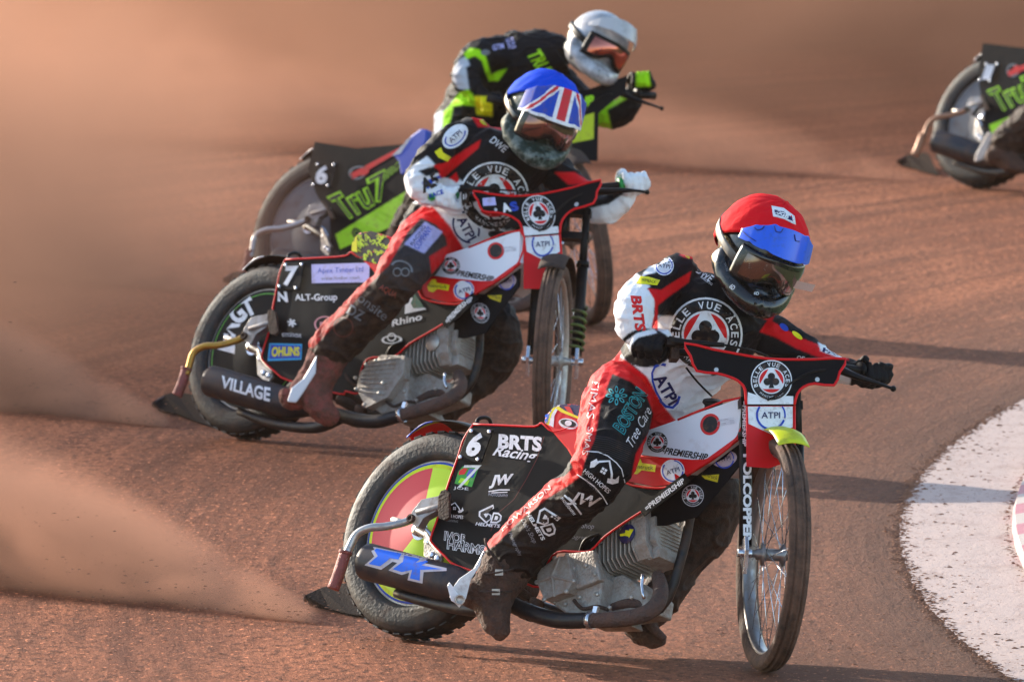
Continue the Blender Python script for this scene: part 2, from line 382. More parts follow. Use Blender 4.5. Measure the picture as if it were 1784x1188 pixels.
g=G(); ann(g,KR,.004,KR-.385,.012,M_strip,5000); tag(g.obj('path'),kind='structure')
g=G(); ann(g,KR-.60,.07,1,.071,M_grass,300); tag(g.obj('infield_ground'),kind='structure')
M_kw=mat('kerb_white','#ab9c91',.6,0,.2,'#8a6450',14,bump=.2,bscale=60); M_kr=mat('kerb_red','#a8616a',.6,0,.2,'#7a4c40',14)
KI=KR-.374; g=G()
da=math.degrees(.34/KI); a=150.0; i=0
acen=math.degrees(math.atan2(ground(1775,910).y-KC.y,ground(1775,910).x-KC.x))%360
a=acen-da*60.5
while i<121:
    ca=i%2==0; m=M_kr if ca else M_kw; w_=1.0*da
    ann(g,KI,.008,KI-.012,.045,m,6,a,a+w_); ann(g,KI-.012,.045,KI-.17,.075,m,6,a,a+w_); a+=w_; i+=1
k=g.obj('kerb'); tag(k,'low raised concrete kerb painted white with faded red blocks along the inside edge of the track','kerb')
# loose shale clods thrown over track and strip
g=G(); rnd=random.Random(3)
M_clod=mat('loose_shale','#8a5c42',.95,0,.4,'#6b4432',12)
def clod(p,s,g):
    vs=[p+Vector((s*rnd.uniform(.7,1.6)*math.cos(a)*1.4,s*rnd.uniform(.6,1.2)*math.sin(a),s*rnd.uniform(-.3,.1))) for a in (0,1.2,2.5,3.8,5.0)]+[p+Vector((s*rnd.uniform(-.7,.0),s*rnd.uniform(-.3,.3),s*rnd.uniform(.25,.6))),p+Vector((s*rnd.uniform(0,.7),s*rnd.uniform(-.3,.3),s*rnd.uniform(.2,.55)))]
    g.add(vs,[(0,1,6),(1,5,6),(1,2,5),(2,3,5),(3,4,5),(4,6,5),(4,0,6)],M_clod)
for i in range(9000):
    y=33+ (rnd.random()**1.6)*24; x=rnd.uniform(-1,1)*.05*y+.0
    clod(Vector((x,y,0)),rnd.choice([.002,.0025,.003,.004,.006])*rnd.uniform(.6,1.3),g)
for i in range(1000):
    a=R(rnd.uniform(168,192)); r=KR-rnd.random()**1.6*.37; clod(KC+Vector((math.cos(a)*r,math.sin(a)*r,.008)),rnd.choice([.002,.0025,.003,.004,.007])*rnd.uniform(.6,1.2),g)
for i in range(2600):
    a=R(rnd.uniform(168,192)); r=KR+rnd.gauss(0,.018); clod(KC+Vector((math.cos(a)*r,math.sin(a)*r,.004)),rnd.choice([.003,.004,.006,.008])*rnd.uniform(.6,1.2),g)
for i in range(900):
    a=R(rnd.uniform(168,192)); r=KR-.370+abs(rnd.gauss(0,.012)); clod(KC+Vector((math.cos(a)*r,math.sin(a)*r,.01)),rnd.choice([.004,.006,.009])*rnd.uniform(.6,1.2),g)
tag(g.obj('loose_shale',merge=False),'loose brown shale clods scattered over the track and the pale strip','loose shale',kind='stuff')
# ================================================================ MOTORCYCLES
Z=Vector((0,0,1))
class Frame: pass
def bike_frame(f,cpx,yaw=41.5,lean=21,D=None,fpx=None,fyaw=12,flean=5):
    b=Frame(); y=R(yaw); l=R(lean); b.f=f
    b.F=Vector((math.cos(y),-math.sin(y),0)); NL=Vector((math.sin(y),math.cos(y),0)); b.U=Z*math.cos(l)+NL*math.sin(l); b.L=NL*math.cos(l)-Z*math.sin(l)
    # the wheel centre stands R*U above the ground: find its depth along the ray through cpx
    h=.325*math.cos(l)+.03*math.sin(l); b.C=ground(cpx[0],cpx[1],h); b.O=b.C-b.U*.325
    y=R(fyaw); l=R(flean); b.FF=Vector((math.sin(y),-math.cos(y),0)); NL=Vector((math.cos(y),math.sin(y),0)); b.FU=Z*math.cos(l)+NL*math.sin(l); b.FL=NL*math.cos(l)-Z*math.sin(l)
    b.FO=ground(*fpx); b.FC=b.FO+b.FU*.352
    rk=R(22); b.FA=b.FU*math.cos(rk)-b.FF*math.sin(rk); b.FN=b.FF*math.cos(rk)+b.FU*math.sin(rk); b.FP=b.FC+b.FA*.55+b.FN*.07
    b.p=lambda x,y,lat=0.: toplane(*f(x,y),b.O+b.L*lat,b.L)
    b.q=lambda x,y,off=0.: toplane(*f(x,y),b.FP+b.FN*off,b.FN)
    return b
def bolt(g,c,n,r,m): g.lathe(c,n,[(0,-.004),(r,-.004),(r*.95,.004),(0,.005)],m,12,True,False)
def build_bike(b,label,st):
    f=b.f; p=b.p; q=b.q; F,U,L=b.F,b.U,b.L; FF,FU,FL,FA,FN=b.FF,b.FU,b.FL,b.FA,b.FN
    root=empty('speedway_motorcycle',(b.O.x,b.O.y,0),label,'motorcycle','speedway motorcycles racing round the bend')
    aces=st['team']=='aces'; dusty=st.get('dust',.4)
    trim=M_red if aces else M_black
    # ---- rear wheel
    C0=b.C
    g=G(); rt=.325
    prof=[(.233,-.030),(.238,-.040),(.252,-.047),(.256,-.0455),(.270,-.052),(.274,-.0505),(.288,-.053),(.291,-.0515),(.300,-.051),(.3035,-.0475),(.312,-.043),(.3145,-.039),(.320,-.030),(.3185,-.024),(.3245,-.016),(.323,-.010),(.3255,0)]
    prof=prof+[(r,-h) for r,h in reversed(prof[:-1])]+[(.233,0)]
    g.lathe(C0,L,prof,M_tyre,120)
    for k in range(44):      # tread blocks
        a=2*math.pi*k/44
        for s in(-1,1):
            d=F*math.cos(a+s*.035)+U*math.sin(a+s*.035); t=-F*math.sin(a)+U*math.cos(a)
            g.box(C0+d*.3228+L*s*.023,d*.0025,t*.013,L*.011,M_tyre)
    rw=G(); rw.lathe(C0,L,[(.236,-.026),(.228,-.028),(.218,-.022),(.214,0),(.218,.022),(.228,.028),(.236,.026),(.225,0)],M_alu,90)
    rw.lathe(C0,L,[(.0,-.07),(.02,-.07),(.02,-.05),(.045,-.045),(.045,.045),(.0,.045)],M_steel,32,True,False)
    o=rw.obj('rear_wheel',root); g.obj('tyre',o)
    dg=G(); rim=.226
    def wp(r,a,h=-.034): return C0+(F*math.cos(a)+U*math.sin(a))*r+L*h
    def sector(g,r0,r1,a0,a1,m,h0,h1,n=40):
        vs=[];fs=[]
        for i in range(n+1):
            a=a0+(a1-a0)*i/n; vs+=[wp(r0,a,h0),wp(r1,a,h1)]
        for i in range(n): fs.append((2*i,2*i+1,2*i+3,2*i+2))
        g.add(vs,fs,m)
    tp=2*math.pi
    if st['disc']=='lime':
        sector(dg,rim,.219,0,tp,ink('b'),-.030,-.032,90); sector(dg,.219,.206,0,tp,ink('#cfe000'),-.032,-.035,90)
        sector(dg,.206,.03,R(98),R(232),mat('disc_red','#d21f2e',.45),-.035,-.055,50); sector(dg,.206,.03,R(232),R(360+98),mat('disc_lime','#c4e600',.45),-.035,-.055,80)
    elif st['disc']=='black':
        sector(dg,rim,.214,0,tp,M_black,-.030,-.032,90); sector(dg,.214,.210,0,tp,ink('#5fae3a'),-.032,-.0325,90); sector(dg,.210,.03,0,tp,M_panel,-.0325,-.05,90)
    else: sector(dg,rim,.03,0,tp,mat('disc_grey','#5a5c63',.5,.2,.3),-.030,-.05,90)
    sector(dg,.03,.0,0,tp,M_steel,-.056,-.056,24)
    dd=dg.obj('wheel_cover',o)
    if st['disc']=='black': deco(dd,xf(arct('ENGT',0,0,88,40,178,100,'w',0,.05),lambda x,y:(748+x*.78+y*-.10,930+y)),f=f)
    # ---- rear mudguard
    g=G()
    def gp(r,a,h): return C0+(F*math.cos(a)+U*math.sin(a))*r+L*h
    cols=[ink('b'),ink('#c8df10'),M_red] if st['disc']=='lime' else [M_white,M_black,M_black]
    rings=[]; n=14
    for i in range(n+1):
        a=R(122-62*i/n); wd=.055*min(1,.25+i/5); rings.append([gp(.352+.012*(1-(h/ wd)**2 if wd else 0),a,h) for h in [wd*k/3 for k in range(-3,4)]])
    for i in range(n):
        for k in range(6):
            m=cols[0 if k in(0,) else 1 if k==1 else 2] if i<5 else M_black
            g.add([rings[i][k],rings[i][k+1],rings[i+1][k+1],rings[i+1][k]],[(0,1,2,3)],m,True)
    o=g.obj('rear_mudguard',root); md=o.modifiers.new('s','SOLIDIFY'); md.thickness=.004
    # hoop behind seat
    g=G(); g.tube([p(828,748,-.02),p(832,732,-.02),p(842,727,0),p(852,730,.03),p(856,742,.05)],.006,M_black); g.obj('rear_hoop',root)
    # ---- side panels: near and far
    pan=st['panel']
    def sheet(name,pts,lat,th,m,border=None,bm=M_red,bw=.0035,bev=0):
        g=G(); P=[p(x,y,lat) for x,y in pts]; g.prism(P,L*th,m)
        o=g.obj(name,root)
        if border:
            g2=G(); g2.tube([p(x,y,lat-.001) for x,y in border],bw,bm,8,3); g2.obj('edge_trim',o)
        return o
    near=sheet('side_panel',pan,-.125,.006,M_panel,pan+[pan[0]] if aces else None)
    for (shapes) in st.get('panel_art',[]): deco(near,shapes,f=f)
    far=[(x+72*.9,y+26*.9) for x,y in pan]
    # ---- seat
    g=G(); sp=[(946,735),(950,722),(960,711),(975,704),(1000,703),(1030,712),(1050,740),(1060,800),(1030,812),(1004,812),(985,780),(965,757)]
    P=[p(x,y,-.128) for x,y in sp]; g.prism(P,L*.2,st['seatm']); o=g.obj('seat',root,bevel=.012)
    deco(o,st.get('seat_art',[]),L=6,f=f)
    # ---- number plate
    g=G(); pl=[(818,745),(859,748),(838,806),(797,800)]
    g.prism([p(x,y,-.142) for x,y in pl],L*.004,M_panel)
    for x,y in ((822,751),(853,752),(833,800),(803,796)): bolt(g,p(x,y,-.144),-L,.0065,M_steel)
    o=g.obj('number_plate',root,bevel=.001); deco(o,[T(st['num'],827,774,25,42,2,'w',.28,.05)],f=f)
    # ---- tank cover, hard white and red body side
    wh=[(1105,752),(1133,748),(1181,731),(1294,692),(1285,760),(1227,802),(1111,793),(1100,775)]
    rd=[(1096,776),(1111,793),(1227,802),(1285,760),(1286,764),(1240,800),(1171,843),(1138,847),(1088,836),(1085,800)]
    if aces:
        o=sheet('tank_cover',wh[:],-.115,.19,M_white,[(1181,731),(1294,692),(1285,760),(1227,802),(1111,793)],M_red,.0035)
        hs=[EL(1237,739,17,19,'r',0,20),EL(1237,739,12.5,14.5,'k',1,20)]+roundel(1145,770,19,0)+[T('≡PREMIERSHIP'.replace('≡','='),1192,790,82,12,9,'k',.25,.03),T('ACES',1260,735,12,40,80,'#c8cad6',0,.03,0)]
        deco(o,hs,f=f)
        o=sheet('lower_cover',rd,-.118,.01,M_red,None)
        deco(o,[EL(1172,820,21,20,'w',0)]+atpi(1172,820,19,-18,False,1)+[PG([(1098,814),(1108,800),(1116,799),(1118,806),(1143,810),(1141,822),(1118,819),(1110,826),(1100,824)],'y',0),T('Rentruck',1119,813,38,7,4,'k',0,0,1)],f=f)
    else:
        o=sheet('tank_cover',wh+[(1240,800),(1171,843),(1088,836)][0:0],-.115,.19,M_panel,None)
        deco(o,[PG([(1110,785),(1220,795),(1280,755),(1282,740),(1225,775),(1115,765)],'lime',0)],f=f)
    g=G()  # filler / breather cap
    a=p(1238,742,-.03); c_=p(1242,700,-.06); g.tube([a,p(1240,722,-.045),c_],[.020,.022,.026],M_black,16); g.lathe(c_,(c_-a),[(0,.004),(.030,.004),(.032,-.004),(.026,-.010)],M_black,24,True,False)
    g.obj('air_intake',root)
    # ---- frame tubes
    g=G(); FT=mat('frame_black','#111114',.4,.2,.4,'#54392a',20)
    g.tube([p(1294,765,-.03),p(1230,830,-.04),p(1130,905,-.05),p(1050,955,-.06)],.017,FT,10,2)
    g.tube([p(1294,735,-.0),p(1200,760,-.0),p(1060,790,0),p(960,850,0),p(880,930,0),p(800,960,0)],.014,FT,10)
    g.tube([p(1290,775,.0),p(1215,860,.0),p(1190,960,0),p(1150,1060,0),p(1050,1080,0),p(930,1050,0),p(870,1010,0)],.015,FT,10)
    for s in(-.07,.07): g.tube([p(900,990,s),p(820,975,s),C0+L*s],.013,FT,10,2)
    g.tube([p(860,960,-.1),p(800,850,-.09),p(832,735,-.06)],.008,FT,8,2)
    g.tube([p(860,960,.1),p(800,850,.09),p(832,735,.06)],.008,FT,8,2)
    h0=b.q(1318,790,-.16); h1=b.q(1322,660,-.16); g.tube([h0,h1],.028,FT,14,1)
    g.tube([h0+FA*.03,p(1290,775,0)],.022,FT,10,1); g.tube([h1-FA*.06,p(1275,735,0)],.022,FT,10,1)
    o=g.obj('frame',root)
    # under-tank guard sheet carrying small badges
    o=sheet('belly_panel',[(1290,772),(1292,806),(1250,858),(1215,900),(1160,915),(1118,915),(1062,938),(1120,892),(1190,846)],-.085,.004,M_panel,None)
    if aces:
        deco(o,[EL(1262,799,22,14,'pk' if 0 else '#b9a3a8',0,-12)]+atpi(1262,799,17,-10,False,1,'n')+[PG([(1212,820),(1220,813),(1228,813),(1232,818),(1253,826),(1250,840),(1228,834),(1222,828),(1212,830)],'#cdb810',0),T('Rentruck',1236,828,30,7,18,'k',0,0,1)]+roundel(1207,863,19,0,text=True),f=f)
        o2=sheet('chassis_label',[(1112,884),(1192,824),(1203,838),(1122,899)],-.13,.003,M_panel,None); deco(o2,[T('=PREMIERSHIP',1158,861,84,9,-37,'w',.2,.03)],f=f)
        if st['disc']=='lime': deco(o,[EL(1116+13*math.cos(k*.785),903+9*math.sin(k*.785),5.5,4,'w',0,k*45,rin=.6) for k in range(8)]+[EL(1116,903,5,4,'w',0)],f=f)
    # ---- engine
    e=G(); P2=lambda pts,lat: [p(x,y,lat) for x,y in pts]
    e.prism(P2([(945,985),(989,963),(1035,957),(1050,1005),(1044,1045),(1052,1068),(985,1068),(955,1046),(940,1015)],-.115),L*.20,M_eng)
    e.prism(P2([(989,963),(1035,957),(1046,1009),(1002,1026)],-.135),L*.03,M_eng)
    e.prism(P2([(1044,1010),(1085,1000),(1130,1030),(1125,1060),(1050,1070),(1040,1050)],-.06),L*.13,M_eng)
    eng=e.obj('engine',root,bevel=.007)
    e=G() # clutch cover, hexagonal with three ribs
    hx=[(937,994),(966,972),(988,967),(999,1012),(987,1030),(948,1044),(935,1014)]; cc=(962,1004)
    if aces and st['disc']=='lime' or not aces:
        e.prism(P2(hx,-.158),L*.045,M_eng)
        for a_ in ((935,1014),(975,969),(999,1012),(966,1040)): e.tube([p(*cc,-.160),p(*a_,-.158)],[.006,.004],M_eng,8,1)
    else:
        e.prism(P2([(935,1014),(950,985),(1000,955),(1046,960),(1040,1000),(1005,1040),(950,1050)],-.150),L*.04,M_eng)
        for k in range(8): e.tube([p(938+k*4,1008-k*7+10,-.152),p(1000+k*5,1034-k*10,-.152)],.003,M_eng,6,1)
    for x,y in hx: bolt(e,p(x,y,-.156),-L,.007,M_alu)
    e.obj('clutch_cover',eng,bevel=.004)
    # finned cylinder: axis direction in the side plane
    A0=p(1030,985,0); A1=p(1150,950,0); ax=(A1-A0).normalized(); bx=L.cross(ax).normalized()
    if bx.z<0: bx=-bx
    cyl=G(); nfin=13; len_=(p(1142,952,0)-p(1050,980,0)).length; base=p(1050,980,0)
    cyl.lathe(base+L*-.01,ax,[(.045,-.02),(.045,len_)],M_eng,24,True,False)
    for k in range(nfin):
        t=k/(nfin-1); c=base+ax*(len_*t); w_=.078+.010*t; hh=.068+.008*math.sin(t*3)
        cut=.025
        pts=[(-w_,-hh+cut),(-w_,hh-cut*.4),(-w_+cut*.4,hh),(w_-cut*.4,hh),(w_,hh-cut*.4),(w_,-hh+cut),(w_-cut,-hh),(-w_+cut,-hh)]
        cyl.prism([c+L*(a_-.025)+bx*(b_) for a_,b_ in pts],ax*.0042,M_alu)
    cyl.obj('cylinder_fins',eng)
    hd=G(); hb=base+ax*(len_*.97)
    hd.prism([hb+L*(a_-.025)+bx*b_ for a_,b_ in ((-.088,-.03),(-.088,.066),(-.075,.078),(.07,.078),(.085,.06),(.085,-.045),(.06,-.07),(-.06,-.07))],ax*.055,M_eng)
    hd.prism([hb+ax*.055+L*(a_-.025)+bx*b_ for a_,b_ in ((-.07,-.02),(-.07,.055),(.06,.055),(.07,.04),(.07,-.04),(-.04,-.05))],ax*.022,M_eng)
    for k in range(9): hd.box(hb+ax*.03+bx*(.08)+L*(-.09+k*.018),ax*.028,L*.0018,bx*.006,M_alu)
    for k in range(7): hd.box(hb+ax*.078+bx*(.045-k*.012)-L*.02,ax*.004,L*.05,bx*.0016,M_alu)
    hd.box(hb+ax*.06-bx*.055-L*.03,ax*.022,L*.05,bx*.018,M_eng)
    for s in(-.07,.04): bolt(hd,hb+ax*.056+bx*.06+L*s,ax,.008,M_alu)
    ho=hd.obj('cylinder_head',eng,bevel=.004)
    bd=G(); bc=hb-ax*.012-L*.1155+bx*.012
    bd.lathe(bc,-L,[(.0,0),(.030,0),(.030,.003),(.0,.003)],ink('n') if st['disc']=='lime' else M_alu,32,True,False); bo=bd.obj('engine_badge',eng)
    if st['disc']=='lime':
        x_,y_,_=topx(bc); deco(bo,[PG([(x_-13,y_),(x_-4,y_-2),(x_-3,y_-7),(x_+3,y_-6),(x_+4,y_-9),(x_+11,y_-8),(x_+11,y_+8),(x_+3,y_+7),(x_+2,y_+4),(x_-4,y_+3),(x_-12,y_+4)],'y')])
    else:
        pass
    # small mechanical parts under the panel
    g=G()
    g.lathe(p(905,1020,-.02),L,[(0,-.09),(.03,-.09),(.03,.06),(0,.06)],M_darkmud,20,True,False); g.obj('gearbox_sprocket',root); g=G()
    g.tube([p(882,1022,-.13),p(905,1030,-.12),p(925,1042,-.1)],[.017,.015,.012],M_darkmud,12); g.obj('footrest',root); g=G(); g.lathe(p(935,1050,-.11),L,[(0,-.02),(.014,-.02),(.014,.02),(0,.02)],M_mudpipe,14,True,False); g.obj('mounting_bolt',root); g=G()
    g.tube([p(1120,1000,-.13),p(1118,1020,-.13),p(1122,1042,-.13)],.005,M_steel,8,2); g.obj('oil_line',eng); g=G()
    g.tube([p(1065,1060,-.05),p(1100,1050,-.06),p(1140,1065,-.03)],.015,M_mudpipe,10)
    g.obj('chain_guard',root)
    for nm,pt,r_,mm in (('spark_lead',[(1100,925,-.06),(1085,905,-.08),(1060,915,-.09),(1045,935,-.08)],.0045,M_black),('oil_hose',[(1010,962,-.12),(1020,940,-.13),(1045,930,-.12),(1075,925,-.09)],.005,M_black),('breather_hose',[(940,1012,-.12),(925,1000,-.13),(915,985,-.12),(930,970,-.1)],.007,M_darkmud),('drain_hose',[(1000,1045,-.13),(1015,1060,-.14),(1040,1056,-.13),(1060,1062,-.12)],.006,M_darkmud)):
        g=G(); g.tube([p(*a_) for a_ in pt],r_,mm,8,5); g.obj(nm,eng)
    g=G(); g.tube([p(1062,935,-.02),p(1085,915,-.0),p(1105,900,.02)],[.03,.028,.026],M_alu,16); g.obj('carburettor',eng); g=G(); g.lathe(p(1044,942,-.11),-L,[(0,0),(.016,0),(.016,.012),(.008,.014),(0,.014)],M_steel,16,True,False); g.obj('cam_cover_plug',eng)
    for (x,y) in ((1000,990),(1020,985),(1036,1000),(1010,1040),(985,1052),(965,1048),(1040,1035),(1062,1058),(1100,1040)): bolt_=G(); bolt(bolt_,p(x,y,-.137 if y<1010 else -.118),-L,.0065,M_alu); bolt_.obj('engine_bolt',eng)
    # chain and rear sprocket (far side) and axle plates (near side)
    g=G(); g.lathe(C0+L*.065,L,[(.085,-.002),(.085,.002),(.03,.002),(.03,-.002)],M_steel,40)
    for s in(-1,1): g.tube([C0+L*.065+U*.085*s,p(960,1000,.065)+U*.03*s],.005,M_darkmud,6,1)
    g.obj('chain',root)
    g=G(); g.prism([p(x,y,-.085) for x,y in ((738,930),(752,925),(762,940),(770,975),(757,985),(738,968))],L*.012,M_alu)
    for x,y in((746,942),(752,966),(762,972)): bolt(g,p(x,y,-.087),-L,.011,M_steel)
    g.tube([p(744,925,-.09),p(752,945,-.1),p(772,968,-.11)],.009,M_alu,8,2); g.obj('axle_plate',root,bevel=.002)
    # ---- exhaust
    g=G(); lat=-.13
    pts=[(1146,1003,-.06),(1151,1026,-.09),(1146,1050,-.12),(1125,1068,-.14),(1090,1077,-.15),(1050,1080,-.155),(1026,1080,-.155)]
    g.tube([p(*a_) for a_ in pts],[.020,.0235,.0245,.0245,.0245,.024,.023],M_mudpipe,18)
    ex=g.obj('exhaust_pipe',root)
    g=G(); g.tube([p(1030,1080,-.155),p(975,1080,-.158),p(925,1067,-.16),(p(890,1052,-.16)),p(868,1043,-.16)],[.0235,.025,.025,.025,.024],M_pipe,18); g.obj('middle_pipe',ex)
    g=G()
    for (x,y,x2,y2) in ((1026,1080,1034,1080),(922,1066,928,1068),(912,1062,917,1064)):
        g=G(); g.tube([p(x,y,-.156),p(x2,y2,-.156)],.027,M_steel if x>1000 else M_pipe,18,1)
        if x>1000: g.box(p(1038,1063,-.16),F*.008,U*.012,L*.006,M_steel)
        g.obj('pipe_clamp',ex)
    # silencer
    s0=p(637,977,-.175); s1=p(792,1018,-.15); ax=(s1-s0).normalized(); ln=(s1-s0).length
    g=G(); m_s=mat('silencer_skin','#23262e',.4,.3,.45,'#5a4234',11)
    g.lathe(s0,ax,[(.030,.012),(.050,.0),(.0565,.006),(.0575,.02),(.0575,ln),(.045,ln+.05),(.026,ln+.11),(.0,ln+.11)],m_s,40,True,False)
    g.lathe(s0,ax,[(.0,.03),(.030,.03),(.030,.012)],M_black,24,True,False)
    so_=g.obj('silencer',root)
    g=G(); g.tube([p(690,1033,-.14),p(760,1052,-.14),p(830,1062,-.15),p(880,1052,-.16)],[.014,.018,.021,.022],M_pipe,12); g.obj('link_pipe',ex)
    if st['disc']=='lime':
        TKp=lambda: [ (648,958),(652,950),(735,968),(748,975),(736,981),(776,989),(775,993),(736,994),(734,1013),(712,1008),(716,993),(700,998),(680,992),(697,978),(683,975),(664,989),(638,983),(657,968)]
        c0=[ (647,960),(651,952),(735,969),(746,973),(738,980),(778,989),(778,994),(738,996),(736,1016),(710,1010),(713,997),(700,1001),(677,993),(692,980),(684,978),(664,992),(635,984),(652,969)]
        deco(so_,[PG(c0,'#b9b4bd',0),PG([(652,958),(656,955),(700,964),(694,974),(680,972),(662,986),(642,982),(658,968)],'lb',1),PG([(704,967),(732,973),(724,980),(742,976),(746,978),(734,984),(770,991),(732,992),(731,1011),(714,1007),(718,992),(700,996),(684,991),(702,978)],'lb',1),T('TEAM',690,950,70,7,14,'w',.4,.03)],L=9,f=f)
    elif aces: deco(so_,[T('VILLAGE',708,990,108,23,14,'w',0,.03)],L=9,f=f)
    # ---- dirt deflector
    dm=st['armm']; g=G()
    g.tube([p(765,886,-.135),p(735,896,-.135),p(706,909,-.15),p(670,917,-.18),p(645,919,-.2),p(622,930,-.21),p(608,955,-.215),p(600,975,-.22)],.0125,dm,14)
    g.tube([p(684,905,-.14),p(706,911,-.14)],.010,M_alu,10,1)
    df=g.obj('dirt_deflector',root)
    g=G(); g.tube([p(602,962,-.218),p(590,1000,-.22),p(580,1026,-.222)],[.0185,.019,.019],st.get('sleevem',M_rust),14); g.lathe(p(602,962,-.218),p(602,962,-.218)-p(590,1000,-.22),[(0,.004),(.021,.004),(.021,-.006),(0.0,-.006)],st.get('sleevem',M_rust),16,True,False); g.obj('sleeve',df)
    g=G(); tip=p(531,1045,-.25); zb=.012
    def gd(x,y,z): xx,yy=f(x,y); return ground(xx,yy,z)
    top=[gd(532,1040,.035),gd(558,1028,.050),gd(580,1021,.060),gd(618,1017,.075)]
    bot=[gd(540,1056,.008),gd(575,1063,.006),gd(610,1072,.004),gd(650,1078,.004)]
    for i in range(3): g.add([top[i],top[i+1],bot[i+1],bot[i]],[(0,1,2,3)],M_flap)
    fo=g.obj('deflector_flap',df); md=fo.modifiers.new('s','SOLIDIFY'); md.thickness=.007
    g=G(); g.tube([gd(533,1046,.02),top[0],top[1],top[2]],.006,M_mudpipe,8,2); g.obj('flap_edge',df)
    g=G() # clamp
    cl=mat('clamp_alloy','#8d8a8a',.4,.6,.4,'#5c4436',30)
    g.prism([p(x,y,-.165) for x,y in ((712,905),(718,890),(734,870),(741,868),(762,864),(770,860),(768,885),(738,902),(728,918),(720,915))],L*.03,cl)
    g.prism([p(x,y,-.185) for x,y in ((764,864),(768,855),(776,852),(782,858),(782,900),(775,906),(764,902),(762,885))],L*.012,M_darkmud)
    g.lathe(p(718,904,-.17),-L,[(0,0),(.014,0),(.014,.012),(.006,.012),(.006,.002),(0,.002)],M_darkmud,16,True,False)
    g.tube([p(728,893,-.16),p(775,881,-.16)],.012,cl,12,1); g.tube([p(728,908,-.14),p(748,928,-.12),p(760,945,-.11)],.007,M_steel,8,2)
    g.obj('deflector_clamp',df,bevel=.003)
    # ---- front wheel
    g=G(); FC=b.FC
    pr=[(.296,-.018),(.300,-.026),(.316,-.0325),(.330,-.0335),(.338,-.031),(.3395,-.0255),(.3435,-.0235),(.3445,-.0175),(.342,-.0165),(.342,-.0135),(.3485,-.0115),(.3495,-.005),(.347,-.0035),(.347,0)]
    pr=pr+[(r,-h) for r,h in reversed(pr[:-1])]+[(.296,0)]
    rimm=st.get('rim',mat('front_rim','#8f8a88',.32,.85,.42,'#5f493c',14))
    w_=G(); w_.lathe(FC,FL,[(.302,-.020),(.296,-.022),(.290,-.016),(.286,0),(.290,.016),(.296,.022),(.302,.020),(.297,0)],rimm,96)
    wo=w_.obj('front_wheel',root); g.lathe(FC,FL,pr,M_tyref,120); g.obj('tyre',wo)
    g=G(); g.lathe(FC,FL,[(0,-.085),(.011,-.085),(.011,-.055),(.017,-.052),(.017,-.04),(.034,-.037),(.034,-.031),(.019,-.029),(.018,.02),(.034,.026),(.034,.032),(.017,.036),(.011,.06),(.011,.085),(0,.085)],rimm,28,True,False); g.obj('hub',wo)
    g=G(); Fx=FU.cross(FL).normalized()
    for k in range(32):
        a_=2*math.pi*k/32; s=-1 if k%2 else 1; off=.55*(1 if (k//2)%2 else -1)
        g.tube([FC+(Fx*math.cos(a_+off)+FU*math.sin(a_+off))*.030+FL*s*.029,FC+(Fx*math.cos(a_)+FU*math.sin(a_))*.291+FL*s*.006],.0014,M_steel,5,1)
    g.obj('spokes',wo)
    # ---- forks
    lw=.080; FK=[]
    for s in(-1,1):
        g=G()
        bot_=FC+FL*s*lw+FA*.03-FN*.02; top_=FC+FL*s*(lw-.002)+FA*.575+FN*.0
        g.tube([bot_,FC+FL*s*lw+FA*.36],[.0195,.0195],M_black,16,1); g.tube([FC+FL*s*lw+FA*.35,top_],[.0145,.0145],M_black if aces else M_black,14,1)
        g.tube([FC+FL*s*lw+FA*.355,FC+FL*s*lw+FA*.375],.023,M_black,16,1); FK.append(g.obj('fork_leg',root))
    g=G(); g.box(FC+FA*.47-FN*.01,FL*.095,FN*.022,FA*.013,M_black); g.box(FC+FA*.56-FN*.01,FL*.095,FN*.022,FA*.012,M_black); g.tube([FC+FA*.46-FN*.01,FC+FA*.57-FN*.01],.02,M_black,12,1); g.obj('fork_crown',root); fk=FK[0]
    for s in(-1,1):
        g=G(); c=FC+FL*s*.088
        g.prism([c+FL*(-.006)+FA*a1+FN*b1 for a1,b1 in ((.04,-.028),(.045,.03),(.0,.034),(-.065,.0),(-.02,-.03))],FL*.012,M_steel); g.lathe(c,FL,[(0,-.022),(.013,-.022),(.013,.022),(0,.022)],M_steel,14,True,False)
        if s>0: g.tube([c+FA*.0,c-FL*.02+FA*.12-FN*.03,c-FL*.03+FA*.2],.006,M_steel,8,2)
        g.obj('axle_clamp',FK[0] if s<0 else FK[1],bevel=.002)
    if st['disc']=='lime': deco(fk,[T('POLCOPPER',1302,868,155,15,90,'w',0,.05),T('=PREMIERSHIP',1297,738,78,7,90,'w',.2,.03)],L=6)
    if st['disc']=='black':
        g=G(); sp=[]
        for k in range(73):
            t=2*math.pi*k/12; sp.append(FC+FL*.082+FA*(.045+.16*k/72)+(FL*math.cos(t)+FN*math.sin(t))*.024)
        g.tube(sp,.0055,mat('gaiter_green','#5f7f2a',.7,0,.8,'#4a3a2c',30),8,1); g.obj('fork_spring',FK[1])
    # front mudguard
    g=G(); rings=[]; cm=st['fendm']; n=18
    for i in range(n+1):
        a_=R(30+84*i/n if aces else 60+60*i/n); wd=.048*min(1,.5+i/4)
        d=Fx*math.cos(a_)+FU*math.sin(a_)
        rings.append([FC+d*(.372+.012*(1-(h/wd)**2))+FL*h for h in [wd*k/4 for k in range(-4,5)]])
    for i in range(n):
        for k in range(8): g.add([rings[i][k],rings[i][k+1],rings[i+1][k+1],rings[i+1][k]],[(0,1,2,3)],cm,True)
    fo=g.obj('front_mudguard',root); md=fo.modifiers.new('s','SOLIDIFY'); md.thickness=.003
